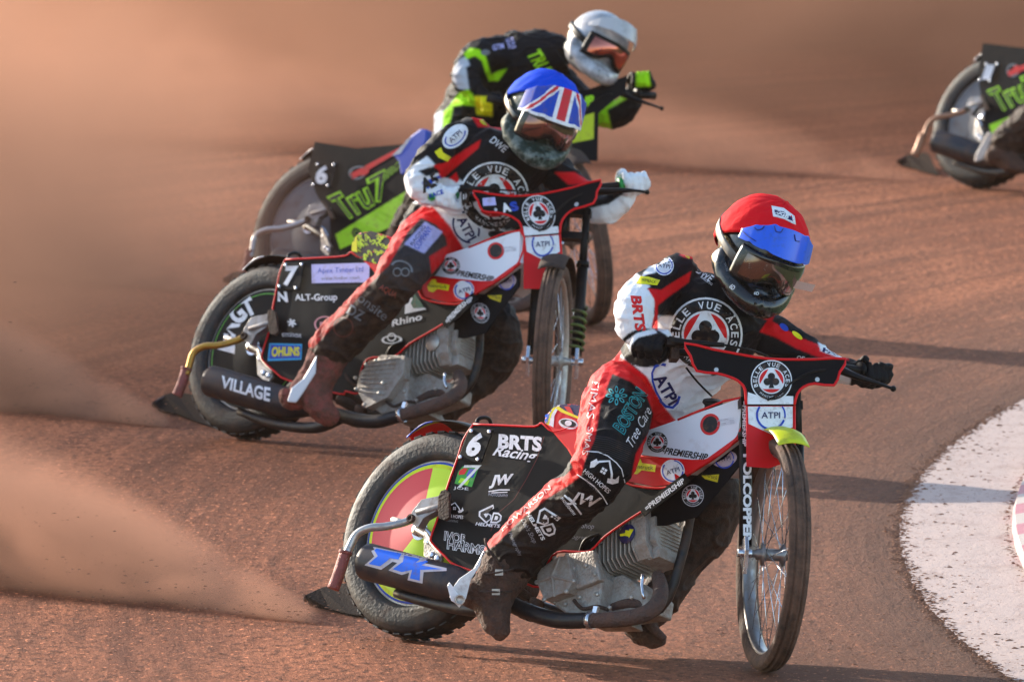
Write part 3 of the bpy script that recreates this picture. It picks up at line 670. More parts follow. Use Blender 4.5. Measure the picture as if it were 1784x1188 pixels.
    # ---- front plates
    up_=[(1193,598),(1240,608),(1298,619),(1330,624),(1362,626),(1420,626),(1473,625),(1463,648),(1453,671),(1419,668),(1400,674),(1389,686),(1384,705),(1300,705),(1298,678),(1290,667),(1278,659),(1248,650),(1214,646),(1203,620)]
    lo_=[(1300,707),(1384,707),(1384,780),(1384,800),(1340,815),(1301,812)]
    def fsheet(name,pts,off,m,border):
        g=G(); g.prism([q(x,y,off) for x,y in pts],-FN*.004,m); o=g.obj(name,root)
        if border: g2=G(); g2.tube([q(x,y,off+.001) for x,y in border],.0042,M_red,8,2); g2.obj('edge_trim',o)
        return o
    if aces:
        o=fsheet('front_plate',up_,.03,M_panel,up_[:12]+[None] if 0 else up_[13:]+up_[:13])
        sh=[PG([(1303,683),(1318,688),(1382,690),(1382,704),(1302,704)],'w',0)]+roundel(1344,663,36,1)
        for x,y in ((1248,644),(1424,661)): sh.append(EL(x,y,4,4,'sil',1))
        if st['disc']=='black': sh+=[PG([(1216,616),(1252,616),(1252,634),(1216,634)],'lil',1),T('A',1276,641,22,20,-4,'w',0,.06,1),T('S',1296,641,18,20,-4,'b',0,.06,1)]
        deco(o,sh,f=f)
        o=fsheet('lower_front_plate',lo_,.024,M_red,[(1384,707),(1384,800)] )
        deco(o,[PG([(1303,708),(1381,708),(1381,744),(1345,757),(1304,738)],'w',0)]+atpi(1343,723,26,0,False,1)[:3]+[],f=f)
    else:
        o=fsheet('front_plate',[(1193,640),(1300,635),(1400,622),(1473,600),(1470,640),(1440,660),(1400,690),(1390,790),(1300,790),(1296,700),(1240,690),(1200,700)],.03,M_panel,None)
        deco(o,[TO('GROUP',1330,665,110,26,-6,'lime','k',.2)[0],PG([(1300,700),(1388,688),(1386,745),(1300,755)],'#b8c418',0)],f=f)
    # ---- handlebar
    g=G(); oh=-.015
    hb_=st.get('bar',[(1130,604),(1170,613),(1215,618),(1280,650),(1340,655),(1400,650),(1460,640),(1500,645),(1535,648)])
    HB=[q(x,y,o_) for (x,y),o_ in zip(hb_,(-.10,-.07,-.045,-.03,-.02,-.03,-.045,-.07,-.10))]
    g.tube(HB,.0115,M_black,12); hbo=g.obj('handlebar',root)
    for a_,c_ in ((HB[0],HB[1]),(HB[-1],HB[-2])):
        g=G(); g.tube([a_+(a_-c_)*.15,c_],.017,st['gripm'],14,1); g.lathe(c_,c_-a_,[(0,-.004),(.025,-.004),(.025,.006),(0,.006)],st['gripm'],16,True,False); g.obj('grip',hbo)
    g=G(); ql=lambda x,y,o_: q(x,y,o_)
    lev=st.get('lev',[(1166,593),(1195,597),(1262,601)]); g.tube([ql(*lev[0],-.02),ql(*lev[1],0),ql(*lev[2],.02)],[.014,.011,.007],M_black,10,2); g.obj('brake_lever',hbo); g=G()
    g.box(ql(lev[0][0]+8,lev[0][1]+22,-.05),FL*.012,FN*.02,FA*.024,M_darkmud); g.box(ql(lev[0][0]+3,lev[0][1]+3,-.02),FL*.014,FN*.012,FA*.012,M_black); g.obj('lever_bracket',hbo); g=G()
    l2=st.get('lev2',[(1457,641),(1490,655),(1530,668),(1556,677)]); P_=[ql(*l2[0],-.03),ql(*l2[1],0),ql(*l2[2],.01),ql(*l2[3],.0)]
    g.tube(P_,[.022,.014,.008,.006],M_black,10,3,flat=.7); g.ball(P_[-1],.0095,.0095,.0095,M_black,n=12)
    g.obj('lever',hbo)
    for cb in ([(1262,601,.02),(1300,608,.01),(1325,615,-.03),(1345,625,-.06)],[(1457,645,0),(1420,646,.05),(1385,662,.06),(1360,685,.06),(1337,697,.04)],[(1175,640,-.03),(1200,680,-.06),(1180,720,-.1)] if 0 else [(1195,640,-.05),(1215,665,-.08),(1240,690,-.14)]):
        g=G(); g.tube([ql(*c_) for c_ in cb],.0032,M_black,7,5); g.obj('control_cable',hbo)
    b.HB=HB; b.root=root
    return root
PANEL=[(825,739),(880,741),(931,743),(944,737),(965,752),(1010,745),(1070,790),(1085,838),(1138,850),(1171,847),(1188,842),(1140,877),(1100,902),(1054,934),(1030,958),(1008,961),(970,962),(950,990),(940,1022),(905,1012),(890,1014),(798,986),(775,968),(754,947),(751,935),(765,895),(781,843),(798,796),(808,765)]
def six_d(x,y,s,ang,lay=0):
    a=R(ang); r=lambda u,v:(x+(u*math.cos(a)-v*math.sin(a))*s,y+(u*math.sin(a)+v*math.cos(a))*s)
    o=[]
    for k,(c,l) in enumerate((('w',0),('k',1))):
        e=0 if k==0 else 3.4
        o.append(PG([r(6,-20+e*1.3),r(-22+e,-4+e*.5),r(-22+e,6-e*.3),r(-6,20-e*1.3),r(4-e*.8,10),r(4-e*.8,2+e*.3),r(-6,-3+e),r(8-e,-12+e*.6)],c,lay+l))
        o.append(PG([r(2+e,18-e),r(7+e*.6,-4+e),r(18-e*.4,-4+e),r(25-e,2+e*.2),r(24-e,12-e*.4),r(16-e*.3,18-e)],c,lay+l+2))
    o.append(PG([r(-12,1),r(-7,-1),r(-3,2),r(-7,8)],'w',lay+2)); o.append(PG([r(12,3),r(16,3),r(18,6),r(16,11),r(10,11)],'w',lay+4)); return o
def hammer(x,y,s,ang=0):
    a=R(ang); r=lambda u,v:(x+(u*math.cos(a)-v*math.sin(a))*s,y+(u*math.sin(a)+v*math.cos(a))*s)
    return [LN([r(-16,2),r(-12,-6),r(0,-14),r(12,0),r(16,8)],3.0*s,'w'),PG([r(-22,0),r(-17,-8),r(-12,-4),r(-14,4),r(-19,8)],'w'),PG([r(10,8),r(20,4),r(22,-3),r(26,6),r(20,12),r(12,14)],'w')]+[PG([r(u,v),r(u+3.4,v),r(u+3.4,v+3.4),r(u,v+3.4)],'w') for u in(-4,.4) for v in(-2,2.4)]
art1=[T('BRTS',906,771,76,26,4,'w',0,.045),T('Racing',897,792,72,24,8,'w',.5,.02),
 *TO('JW',873,838,36,22,-4,'w','w',.4),LN([(851,856),(870,853),(888,853)],2,'w'),LN([(856,858),(884,857)],1.5,'w'),T('PHOTOGRAPHY',868,862,34,5,4,'#9aa0b4',0,0),
 PG([(798,822),(806,812),(834,814),(822,848),(792,842)],'g',0),PG([(800,820),(808,815),(815,816),(809,826),(799,827)],'r',1),PG([(818,816),(830,818),(824,832),(812,829)],'b',1),PG([(803,832),(818,836),(814,845),(798,840)],'lime',1),T('7',816,830,30,40,0,'#c9d2d8',.4,-.01,2),T('JOE',803,851,26,6,5,'w',0,0),
 *hammer(792,884,.62,4),T('HIGH HOPES',790,899,34,6,6,'w'),T('ROOFING',788,907,20,4,6,'gr'),
 *six_d(853,895,.86,4),T('HELMETS',850,914,42,6,6,'w',.3,.03),
 *TO('IVOR',794,936,40,16,10,'w','k',-.1),*TO('HARMS',812,953,66,17,10,'w','k',-.1),
 LN([(948,760),(935,800),(915,838),(895,870),(868,893),(855,925)],1,'dr'),T("Deb's Shop",1010,916,50,12,4,'#83859a',.2,0),T('Photography',1004,936,62,9,4,'#6a6c80',.2,0)]
seat1=[PG([(946,735),(950,722),(958,712),(966,707),(958,720),(954,738)],'lb',0),PG([(951,738),(956,720),(966,707),(971,705),(962,722),(960,742)],'y',0),PG([(956,740),(961,722),(971,706),(976,705),(966,724),(964,744)],'w',1),
 EL(990,738,17,9,'w',0,12),EL(990,737,14,6,'k',1,14),EL(990,737,6,5,'w',2),PG([(968,706),(1000,702),(1016,706),(1016,730),(990,722),(974,712)],'n',0),PG([(980,704),(990,703),(1000,722),(992,721)],'r',1),PG([(968,711),(978,718),(1016,733),(1016,729),(984,715),(972,707)],'y',2)]
art2=[PG([(870,753),(982,764),(976,803),(864,792)],'lil',0),T('Apex Timber Ltd',922,772,88,14,5,'b',0,.0,1),T('www.timber.co.uk',920,787,76,6,5,'gr',0,0,1),
 T('ALT-Group',868,826,82,20,4,'w'),TO('N',803,820,20,24,4,'w','k')[0],*[LN([(812-9*math.cos(k),881-9*math.sin(k)),(812+9*math.cos(k),881+9*math.sin(k))],4,'w') for k in(.3,1.35,2.4)],T('eminox',810,905,40,10,4,'w',0,0),
 PG([(765,919),(830,924),(826,953),(762,948)],'#1ea0d8',0),PG([(768,922),(827,927),(824,950),(765,945)],'b',1),T('OHLINS',797,936,54,17,4,'y',0,.04,2),
 EL(880,885,22,18,'pk',0,rin=.85),T('BB',880,886,20,12,4,'pk',0,.03),T('MDM',852,958,36,14,5,'w',0,.02),
 PG([(1052,828),(1078,806),(1106,822),(1090,862),(1046,872)],'w',0),PG([(1060,850),(1070,830),(1082,822),(1094,836),(1080,846),(1086,858),(1064,860)],'#0f5a44',1),T('Rhino',1050,884,60,14,-14,'w',.3,.03),
 EL(1020,925,20,9,'w',0,rin=.75),EL(1020,920,9,9,'w',0,rin=.7)]
def spots():
    rr=random.Random(5); o=[PG([(948,735),(952,722),(960,711),(975,704),(1000,703),(1030,712),(1040,760),(1004,770),(965,757)],'k',0)]
    for _ in range(34):
        x=rr.uniform(962,1030); y=rr.uniform(712,765); o.append(EL(x,y,rr.uniform(3,8),rr.uniform(2.5,5),'#c3e01a',1,rr.uniform(0,180),rr.uniform(0,90),rr.uniform(200,380),.45,12))
    o.append(PG([(946,735),(952,720),(960,709),(972,702),(966,714),(958,740)],'y',2)); return o
idf=lambda x,y:(x,y)
B1=bike_frame(idf,(751,933),fpx=(1331,1171),fyaw=12,flean=4.5)
build_bike(B1,'red, white and black speedway bike with yellow and red rear wheel disc',
 dict(team='aces',disc='lime',panel=PANEL,panel_art=[art1],seatm=M_red,seat_art=seat1,num='6',armm=mat('arm_alloy','#b5b1ad',.35,.7,.25,'#6a4e3e',30),gripm=M_black,fendm=mat('yellow_guard','#c9cf10',.4,0,.25,'#7a5a2e',20)))
f2=tps([((825,739),(495,453)),((944,737),(613,440)),((985,703),(632,402)),((818,748),(497,459)),((855,750),(527,459)),((801,798),(485,501)),((834,801),(517,503)),((754,947),(458,630)),((798,985),(502,659)),
 ((637,977),(366,664)),((792,1018),(500,704)),((652,947),(381,635)),((530,1045),(267,708)),((580,1028),(307,689)),((622,930),(337,615)),((648,919),(357,602)),((755,890),(462,568)),
 ((1193,598),(825,333)),((1214,646),(841,368)),((1298,678),(907,391)),((1300,779),(911,476)),((1384,777),(979,464)),((1389,686),(977,392)),((1453,671),(1034,353)),((1473,625),(1046,314)),((1344,663),(940,369)),((1298,618),(890,341)),
 ((1237,739),(863,436)),((1285,760),(906,455)),((1171,843),(802,524)),((1172,820),(811,506)),((1122,812),(764,498)),((1010,968),(672,628)),((935,1014),(620,677)),((1182,972),(826,642)),((1136,911),(793,583)),((1147,1040),(800,672)),((1026,1080),(697,724)),((868,1043),(585,722)),((1130,605),(775,340)),((1540,648),(1128,315))])
B2=bike_frame(f2,(457,613),fpx=(957,800),fyaw=-7,flean=2,)
build_bike(B2,'red, white and black speedway bike with number 7 plate and gold arm',
 dict(team='aces',disc='black',panel=PANEL,panel_art=[art2],seatm=M_red,seat_art=spots(),num='7',armm=mat('arm_gold','#b98a3a',.35,.7,.2,'#6a4e3e',30),gripm=mat('grip_green','#1f8a3c',.5),fendm=M_darkmud,rim=M_alu,
 lev=[(1166,590),(1195,594),(1262,597)],lev2=[(1465,650),(1500,658),(1520,664),(1538,672)]))
P3=[(810,690),(880,700),(960,712),(1030,730),(1100,790),(1120,860),(1030,900),(940,935),(800,985),(770,960),(765,900),(790,820),(800,760)]
art3=[*[TO(*a)[i] for a in (('Tru7',888,842,150,70,-22,'lime','k',.15),) for i in(0,1)],TO('GROUP',985,785,90,26,-22,'lime','k',.15)[0],TO('GROUP',985,785,90,26,-22,'lime','k',.15)[1],
 PG([(783,940),(1100,822),(1110,850),(985,905),(800,972)],'lime',0),EL(852,934,15,14,'k',1,rin=.6),EL(852,934,7,7,'k',1),
 PG([(880,775),(985,730),(990,742),(885,790)],'r',0),PG([(930,735),(985,712),(988,726),(935,748)],'gr',0),EL(895,772,17,20,'gr',0,rin=.7),EL(905,770,10,12,'r',1)]
f3=tps([((819,748),(551,284)),((855,750),(583,285)),((801,798),(544,325)),((834,801),(573,325)),((944,705),(693,262)),((760,885),(571,365)),((645,919),(462,400)),((612,945),(440,425)),((580,1028),(422,476)),((530,1045),(391,491)),
 ((652,947),(491,429)),((632,983),(478,462)),((985,703),(722,225)),((1344,663),(1008,180)),((1473,625),(1092,150)),((1193,640),(900,200)),((1300,779),(990,268)),((1384,777),(1034,270)),((798,985),(590,445)),((885,1058),(690,510)),((1136,911),(850,400)),((1237,739),(915,255)),((1110,850),(760,330))])
B3=bike_frame(f3,(553,402),fpx=(1030,566),fyaw=17,flean=-9)
build_bike(B3,'black and lime speedway bike with blue seat behind the number 7 bike',
 dict(team='tru',disc='grey',panel=P3,panel_art=[art3],seatm=mat('seat_blue','#1742b4',.4),seat_art=[PG([(946,735),(950,722),(960,711),(975,704),(985,716),(975,750)],'sil',0)],num='6',armm=mat('arm_alloy2','#b9b6b4',.3,.8,.15,'#6a4e3e',30),gripm=M_black,fendm=M_darkmud,rim=mat('dusty_rim','#7a5f4e',.6,.3,.6)))
prs=[((819,748),(1718,110)),((855,750),(1739,111)),((801,798),(1705,142)),((834,801),(1725,142)),((760,885),(1712,178)),((645,919),(1634,204)),((612,945),(1614,225)),((580,1028),(1593,272)),((530,1045),(1563,284)),((637,977),(1632,247)),((792,1018),(1722,275)),((1344,663),(2080,50)),((1147,1040),(1950,260))]
f4=tps(prs)
B4=bike_frame(f4,(1727,213),fpx=(2110,352),fyaw=12,flean=4)
build_bike(B4,'farthest speedway bike, black and lime, cut off by the right picture edge',
 dict(team='tru',disc='grey',panel=P3,panel_art=[art3],seatm=M_black,seat_art=[],num='1',armm=mat('arm_brown','#a5785c',.45,.4,.3,'#6a4e3e',30),sleevem=mat('arm_brown','#a5785c'),gripm=M_black,fendm=M_darkmud,rim=M_alu))
# ================================================================ RIDERS
def hand(g,P,axis,W,m,side,s=1.0,grip=.014):
    axis=axis.normalized(); dw=(W-P); dw=(dw-axis*dw.dot(axis)).normalized(); n=axis.cross(dw).normalized()
    if n.dot(FWD)>0: n=-n
    ln=[.95,1.05,1.0,.82]
    for i in range(4):
        o=axis*((i-1.5)*.0235*s); l=ln[i]
        K=P+o+dw*.040*s+n*.020*s; a=P+o+n*.040*s*l+dw*.006*s; b_=P+o+n*.026*s-dw*.028*s*l; c=P+o-n*.010*s-dw*.026*s
        g.tube([K,a,b_,c],[.0135*s,.0132*s,.0118*s,.0100*s],m,10,3)
        g.ball(K,.0145*s,.0145*s,.0145*s,m,n=10); g.ball(c,.0105*s,.0105*s,.0105*s,m,n=8)
    pc=P+dw*.060*s+n*.006*s
    g.ball(pc,.050*s,.036*s,.022*s,m,(axis,dw,n),16)
    g.tube([pc,P*.4+pc*.6+(W-pc)*.35,W],[.030*s,.027*s,.030*s],m,12,3)
    t0=P+axis*side*.040*s+dw*.045*s; t1=P+axis*side*.050*s+dw*.012*s-n*.018*s; t2=P+axis*side*.040*s-dw*.012*s-n*.028*s
    g.tube([t0,t1,t2],[.016*s,.0135*s,.0115*s],m,10,3); g.ball(t2,.0115*s,.0115*s,.0115*s,m,n=8)
def chain(g,pts,m,flat=1.0):
    P=[at(x,y,D) for x,y,r,D in pts]; rr=[r*D/FPX for x,y,r,D in pts]
    g.tube(P,rr,m,16,4,flat=flat); g.ball(P[0],rr[0],rr[0],rr[0],m,n=14); g.ball(P[-1],rr[-1]*.97,rr[-1]*.97,rr[-1]*.97,m,n=14)
def torso(g,rings,m):
    out=[]
    for cx,cy,hw,ang,D,hd in rings:
        a=R(ang); A=(RT*math.cos(a)+UP*math.sin(a))*(hw*D/FPX); c=at(cx,cy,D)
        out.append([c+A*math.cos(t)+FWD*hd*math.sin(t) for t in [2*math.pi*k/28 for k in range(28)]])
    g.loft(out,m)
def helmet(person,c,fdir,udir,st,s=1.0):
    f=(RT*fdir[0]-FWD*fdir[2]+UP*fdir[1]).normalized(); u=(RT*udir[0]+UP*udir[1]); u=(u-f*u.dot(f)).normalized(); l=u.cross(f).normalized()
    # local axes: l = towards the rider's left, f = out of the face, u = up
    W_=lambda x,y,z: c+(l*x+f*y+u*z)*s
    g=G(); sh=st['shell']
    g.ball(W_(0,-.01,.025),.124*s,.150*s,.132*s,sh,(l,f,u),40)
    g.ball(W_(0,-.02,-.042),.106*s,.118*s,.080*s,sh,(l,f,u),32)
    for sd in(-1,1):
        g.tube([W_(sd*.086,.0,-.045),W_(sd*.090,.055,-.062),W_(sd*.066,.115,-.084),W_(sd*.026,.158,-.094),W_(0,.166,-.095)],[.046*s,.038*s,.034*s,.033*s,.033*s],sh,14)
        g.tube([W_(sd*.100,.02,-.02),W_(sd*.106,.045,-.05),W_(sd*.095,.075,-.085)],[.030*s,.028*s,.026*s],sh,12)
    g.ball(W_(0,.095,-.072),.078*s,.062*s,.040*s,sh,(l,f,u),24)
    o=remesh(g,'helmet',.0045,person,[sh],5)
    def sheet_(name,fn,nu,nv,m,th,colf=None,par=None):
        g=G(); vs=[fn(i/nu,j/nv) for j in range(nv+1) for i in range(nu+1)]
        g.add(vs,[(j*(nu+1)+i,j*(nu+1)+i+1,(j+1)*(nu+1)+i+1,(j+1)*(nu+1)+i) for j in range(nv) for i in range(nu)],m,True)
        q_=g.obj(name,par or o)
        if th: md=q_.modifiers.new('s','SOLIDIFY'); md.thickness=th; md.offset=0
        return q_
    # goggles: dark padded frame and mirrored lens
    def gg(u_,v_,k,zt,zb,am):
        a=(u_-.5)*2*am; z=zb+(zt-zb)*v_
        nose=.030*math.exp(-(a/.28)**2)*(1-v_)
        return W_((.118+k)*math.sin(a)*1.0,(.152+k)*math.cos(a)-.004-(0 if abs(a)<.9 else 0),z+nose-.010*abs(math.sin(a)))
    sheet_('goggle_frame',lambda u_,v_:gg(u_,v_,.010+.004*math.sin(v_*math.pi),.058,-.044,.90),30,8,st.get('gframe',M_carbon),.010)
    ln_=sheet_('goggle_lens',lambda u_,v_:gg(u_,v_,.0195+.004*math.sin(v_*math.pi),.042,-.027,.70),36,8,st.get('lens',M_lens),0,par=o)
    if st.get('tear'):
        g=G(); p0=[gg(.98,.25,.022,.042,-.027,.70),gg(.98,.60,.022,.042,-.027,.70)]; dd=(RT*.055-UP*.012-f*.0)*s
        g.add([p0[0],p0[0]+dd*1.0,p0[1]+dd,p0[1]],[(0,1,2,3)],mat('tear_off','#c7a79c',.2,0,0)); g.obj('tear_off_tab',o)
    # strap band round the back
    g=G(); rings=[]
    for k in range(25):
        a=.88+(2*math.pi-1.76)*k/24; z0=-.002+.045*math.sin((k/24)*math.pi)
        ex=.011 if not st.get('cover') else .0165
        rings.append([W_((.124+ex)*math.sin(a),(.150+ex)*math.cos(a)-.01,z0+dz) for dz in(-.013,-.005,.005,.013)])
    for k in range(24):
        for j in range(3): g.add([rings[k][j],rings[k][j+1],rings[k+1][j+1],rings[k+1][j]],[(0,1,2,3)],st.get('strap',M_white),True)
    q_=g.obj('goggle_strap',o); md=q_.modifiers.new('s','SOLIDIFY'); md.thickness=.003
    # cloth cap cover
    if st.get('cover'):
        lo=st.get('low',.0)
        def cv(u_,v_):
            a=u_*2*math.pi; top=math.pi/2; z1=.018+.103*math.cos(a)+lo   # lower rim height, higher above the brow
            th=v_*1.0; e0=math.asin(max(-.9,min(.9,(z1-.025)/.147))); e=e0+(math.pi/2-e0)*v_
            wr=.0045*noise.noise(Vector((math.sin(a)*5,math.cos(a)*5,v_*4)))+.003*noise.noise(Vector((math.sin(a)*16,math.cos(a)*16,v_*6)))-(.004 if v_<.04 else 0)
            return W_((.136+wr)*math.sin(a)*math.cos(e),(.163+wr)*math.cos(a)*math.cos(e)-.01,(.147+wr)*math.sin(e)+.025)
        cvo=sheet_('helmet_cover',cv,72,22,st['cover'],.003)
    # peak
    pk=st['peak']; NU,NV=(90,30)
    def pf(u_,v_):
        w_=abs(u_*2-1); a=(u_-.5)*2*1.12; e=st.get('plen',.080)*v_*(1-(.30 if st.get('flag') else .62)*w_*w_)
        ridge=.006*math.exp(-((w_-.40)/.07)**2)*(1-.4*v_)+.004*math.exp(-((w_-.74)/.05)**2)
        return W_((.128+.10*e)*math.sin(a),(.134+.62*e)*math.cos(a)+.012,st.get('pz',.144)-.064*w_**2-e*st.get('pdrop',.85)+.010*(1-w_**2)*(1-v_)+ridge)
    po=sheet_('helmet_peak',pf,NU,NV,pk,.004)
    if st.get('flag'):
        ms=[ink('b'),ink('w'),ink('#cf2030')]; 
        for m_ in ms: po.data.materials.append(m_)
        for j in range(NV):
            for i in range(NU):
                x=((i+.5)/NU-.5)*2; y=(j+.5)/NV; k=1
                dg=min(abs(abs(x)-.25-y*.60),abs(abs(x)-.95+y*.55) if 0 else 9)
                if dg<.10: k=2
                if dg<.045: k=3
                if abs(x)<.19: k=2
                if abs(x)<.115: k=3
                if y>.90: k=2
                po.data.polygons[j*NU+i].material_index=k
    md=po.modifiers.new('b','SUBSURF'); md.levels=1; md.render_levels=1
    # chin vent
    g=G()
    g.prism([W_(x,.202-.6*abs(x)*.6,z) for x,z in ((-.028,-.078),(.028,-.078),(.020,-.106),(-.020,-.106))],-f*.012*s,M_black)
    for sd in(-1,1): g.prism([W_(sd*.045,.176,-.083),W_(sd*.066,.158,-.076),W_(sd*.062,.158,-.096),W_(sd*.046,.174,-.103)],-f*.010*s,M_black)
    g.obj('chin_vent',o,bevel=.002)
    return o,po,(W_)
def boot(person,pts,m,extra=None,name='boot',vox=.0045,sole=None,disp=.006):
    g=G(); chain(g,pts,m)
    for b_ in (extra or []): chain(g,b_,m)
    return remesh(g,name,vox,person,[m],3,disp=lambda c:disp*noise.noise(c*26)+disp*.5*noise.noise(c*70))
def cloth_disp(amp=.006):
    def d(c):
        v=noise.noise(Vector((c.x*9,c.y*9,c.z*14)))
        r=1-abs(noise.noise(Vector((c.x*13+3,c.y*13,c.z*20))))*2
        return amp*(v*.9+max(0,r-.5)*1.5)+amp*.3*noise.noise(c*50)
    return d
M_suit=mat('race_suit_cloth','#ffffff',.62,0,.08,'#4f3a2e',14,bump=.35,bscale=220,attr=True,spec=.15)
def rider(name_label,base,tor,chains,hands,zones,mudz,art,hspec,loc,vox=.0045,mud0=.0,amp=.0085,grp='riders racing on the track'):
    pr=empty('person',loc,name_label,'rider',grp)
    g=G(); torso(g,tor,M_suit)
    for c in chains: chain(g,c,M_suit)
    for (P,ax,W,side,s) in hands: hand(g,P,ax,W,M_suit,side,s)
    body=remesh(g,'body',vox,pr,[M_suit],4,disp=cloth_disp(amp))
    paint(body,base,zones,mudz,mud0)
    if art: deco(body,art,L=7,off=.0022,maxjump=.05)
    return pr,body
def circ(x,y,r,n=24,ry=None): return [(x+r*math.cos(2*math.pi*i/n),y+(ry or r)*math.sin(2*math.pi*i/n)) for i in range(n)]
M_boot=mat('muddy_boot','#33231c',.7,0,.75,'#5e4032',34,bump=1.6,bscale=90)
M_boot2=mat('pink_muddy_boot','#a84a42',.6,0,1.0,'#5e3b2e',26,bump=1.0,bscale=110)
M_boot3=mat('dark_boot','#3c2820',.7,0,.7,'#5b3d2e',24,bump=1.0,bscale=110)
# ---------------------------------------------------------------- rider 1
H=B1.HB; axb=(H[1]-H[0]).normalized(); axe=(H[-1]-H[-2]).normalized()
R1h=at(1130,606,33.93); L1h=at(1521,646,34.10)
tor=[(1098,752,60,-15,34.36,.12),(1108,718,76,-22,34.36,.145),(1128,688,84,-30,34.34,.155),(1160,650,88,-34,34.30,.15),(1192,612,92,-34,34.26,.15),(1222,575,97,-32,34.22,.15),(1246,540,99,-30,34.20,.14),(1262,517,86,-30,34.20,.12),(1276,500,50,-28,34.18,.08)]
ch=[[(1182,487,42,34.18),(1150,500,40,34.12),(1118,527,39,34.03),(1106,552,37,33.98),(1112,578,30,33.96),(1124,592,22,33.95)],
 [(1338,583,38,34.22),(1380,606,33,34.20),(1425,628,28,34.17),(1465,645,23,34.13),(1496,650,19,34.11)],
 [(1078,690,60,34.25),(1072,725,62,34.12),(1062,770,57,34.00),(1052,806,53,33.95),(1022,848,47,34.02),(985,880,47,34.08),(935,925,47,34.16),(893,968,50,34.22)],
 [(1140,735,58,34.42),(1195,800,56,34.42),(1238,860,56,34.40),(1225,915,52,34.40),(1180,985,42,34.38),(1145,1050,34,34.34)],
 [(1110,700,78,34.36),(1100,735,66,34.33)]]
hands=[(R1h,axb,at(1122,588,33.98),1,1.0),(L1h,axe,at(1490,650,34.14),-1,1.0)]
z=[('w',[(1145,549),(1190,552),(1240,655),(1320,640),(1280,665),(1262,700),(1225,760),(1185,752),(1152,700),(1128,657),(1105,637),(1080,621),(1098,598),(1140,590)]),
 ('r',[(1095,603),(1060,620),(1025,650),(1002,690),(1000,740),(1045,705),(1067,651),(1100,665),(1127,690),(1138,720),(1132,750),(1108,790),(1100,830),(1125,830),(1160,770),(1215,760),(1180,735),(1150,700),(1128,657),(1080,621)]),
 ('r',[(1005,680),(1058,680),(1046,705),(1041,740),(1036,765),(1030,780),(1020,800),(1016,815),(1012,829),(990,845),(950,870),(905,907),(862,950),(835,962),(835,930),(900,880),(960,836),(985,830),(998,815),(990,790),(990,700)]),
 ('w',[(1118,483),(1133,499),(1127,503),(1136,512),(1141,525),(1139,545),(1145,578),(1135,592),(1098,612),(1050,600),(1050,500),(1098,468)]),
 ('r',[(1205,472),(1200,492),(1172,512),(1146,532),(1146,578),(1138,582),(1135,568),(1141,545),(1140,522),(1134,512),(1128,502),(1152,505),(1178,488)]),
 ('w',[(1118,483),(1122,474),(1140,458),(1150,470),(1140,476),(1128,478)]),
 ('r',[(1183,444),(1200,436),(1230,448),(1252,460),(1248,472),(1215,452),(1195,450)]),
 ('r',[(1339,556),(1323,578),(1352,588),(1385,606),(1430,624),(1480,628),(1470,612),(1440,606),(1400,590),(1372,575)]),
 ('r',[(1327,538),(1350,545),(1345,562),(1330,555)]),('w',[(1425,596),(1478,620),(1470,626),(1430,612)]),('w',[(1440,648),(1485,650),(1480,672),(1440,670)]),
 ('k',circ(1126,606,46,ry=34)),('k',circ(1526,650,46,ry=36)),('w',[(1098,612),(1090,595),(1110,580),(1140,572),(1145,580),(1112,588),(1100,600)])]
mz=[(.30,[(900,860),(1050,860),(1010,1040),(840,1040),(830,940)]),(.75,[(1130,880),(1300,880),(1300,1120),(1080,1120)]),(.45,[(1120,790),(1300,790),(1300,882),(1120,882)])]
art=roundel(1229,583,65)+atpi(1157,463,17,10)+[PG([(1108,494),(1116,481),(1130,482),(1150,488),(1145,497)],'y',0),T('WIMBACK',1130,489,26,5,12,'k',0,0,1)]+[
 T('BRTS',1112,546,62,19,82,'r',.2,.045),EL(1205,446,13,6,'y',0,16),T('R',1205,446,8,7,16,'k',0,.03,1),T('DWE',1228,478,30,13,36,'w',.1,.02),T('RACING',1231,489,24,4,36,'w'),T('HUNTER',1317,549,18,6,20,'w'),T('OE',1395,624,14,8,10,'w',0,.03),T('FAS',1450,613,34,8,14,'n',0,.05),EL(1366,570,9,5,'b',0,40),EL(1389,584,11,4,'y',0,38)]
art+=[T('ATPI',1161,678,56,22,60,'n',0,.035)]+[LN([(1140,641),(1136,650),(1137,664),(1143,682),(1152,698)],3.5,'b'),LN([(1139,640),(1150,634),(1160,636)],5,'b'),LN([(1150,698),(1160,708),(1172,710),(1180,702),(1184,690)],4.5,'b')]
art+=TO('BOSTON',1098,715,80,25,-59,'t','k',.1)+[T('Tree Care',1113,743,74,16,-62,'w',.5,.0,2)]+[EL(1074+13*math.cos(k),689+11*math.sin(k),6,3,'t',0,math.degrees(k),rin=.55) for k in [i*.785 for i in range(8)]]+[EL(1075,689,4,4,'t',1)]
art+=[T('=',1046,0,1,1)][0:0]+[T('FIMAS',1033,697,64,13,99,'#f2c4c0',0,.0),T('SMAS',1024,768,50,10,103,'#f2c4c0',0,.0),T('HOWARSON',916,885,112,8,-41,'#f0b4ae',.2,.0)]
art+=hammer(1053,818,1.25,30)+[T('HIGH HOPES',1040,838,58,8,41,'w',0,.01),T('ROOFING',1032,846,30,6,44,'gr',0,0),LN([(1022,786),(1042,787),(1059,794),(1074,806),(1083,817),(1089,841)],1.6,'w'),LN([(1005,826),(1020,836),(1035,847),(1050,864),(1061,883)],1.8,'w')]
art+=[T('JW',1018,873,48,26,14,'w',.4,.025),LN([(983,862),(998,876),(1013,896)],3,'w'),LN([(990,866),(1004,878)],2,'w'),T('PHOTOGRAPHY',990,882,38,5,52,'w')]
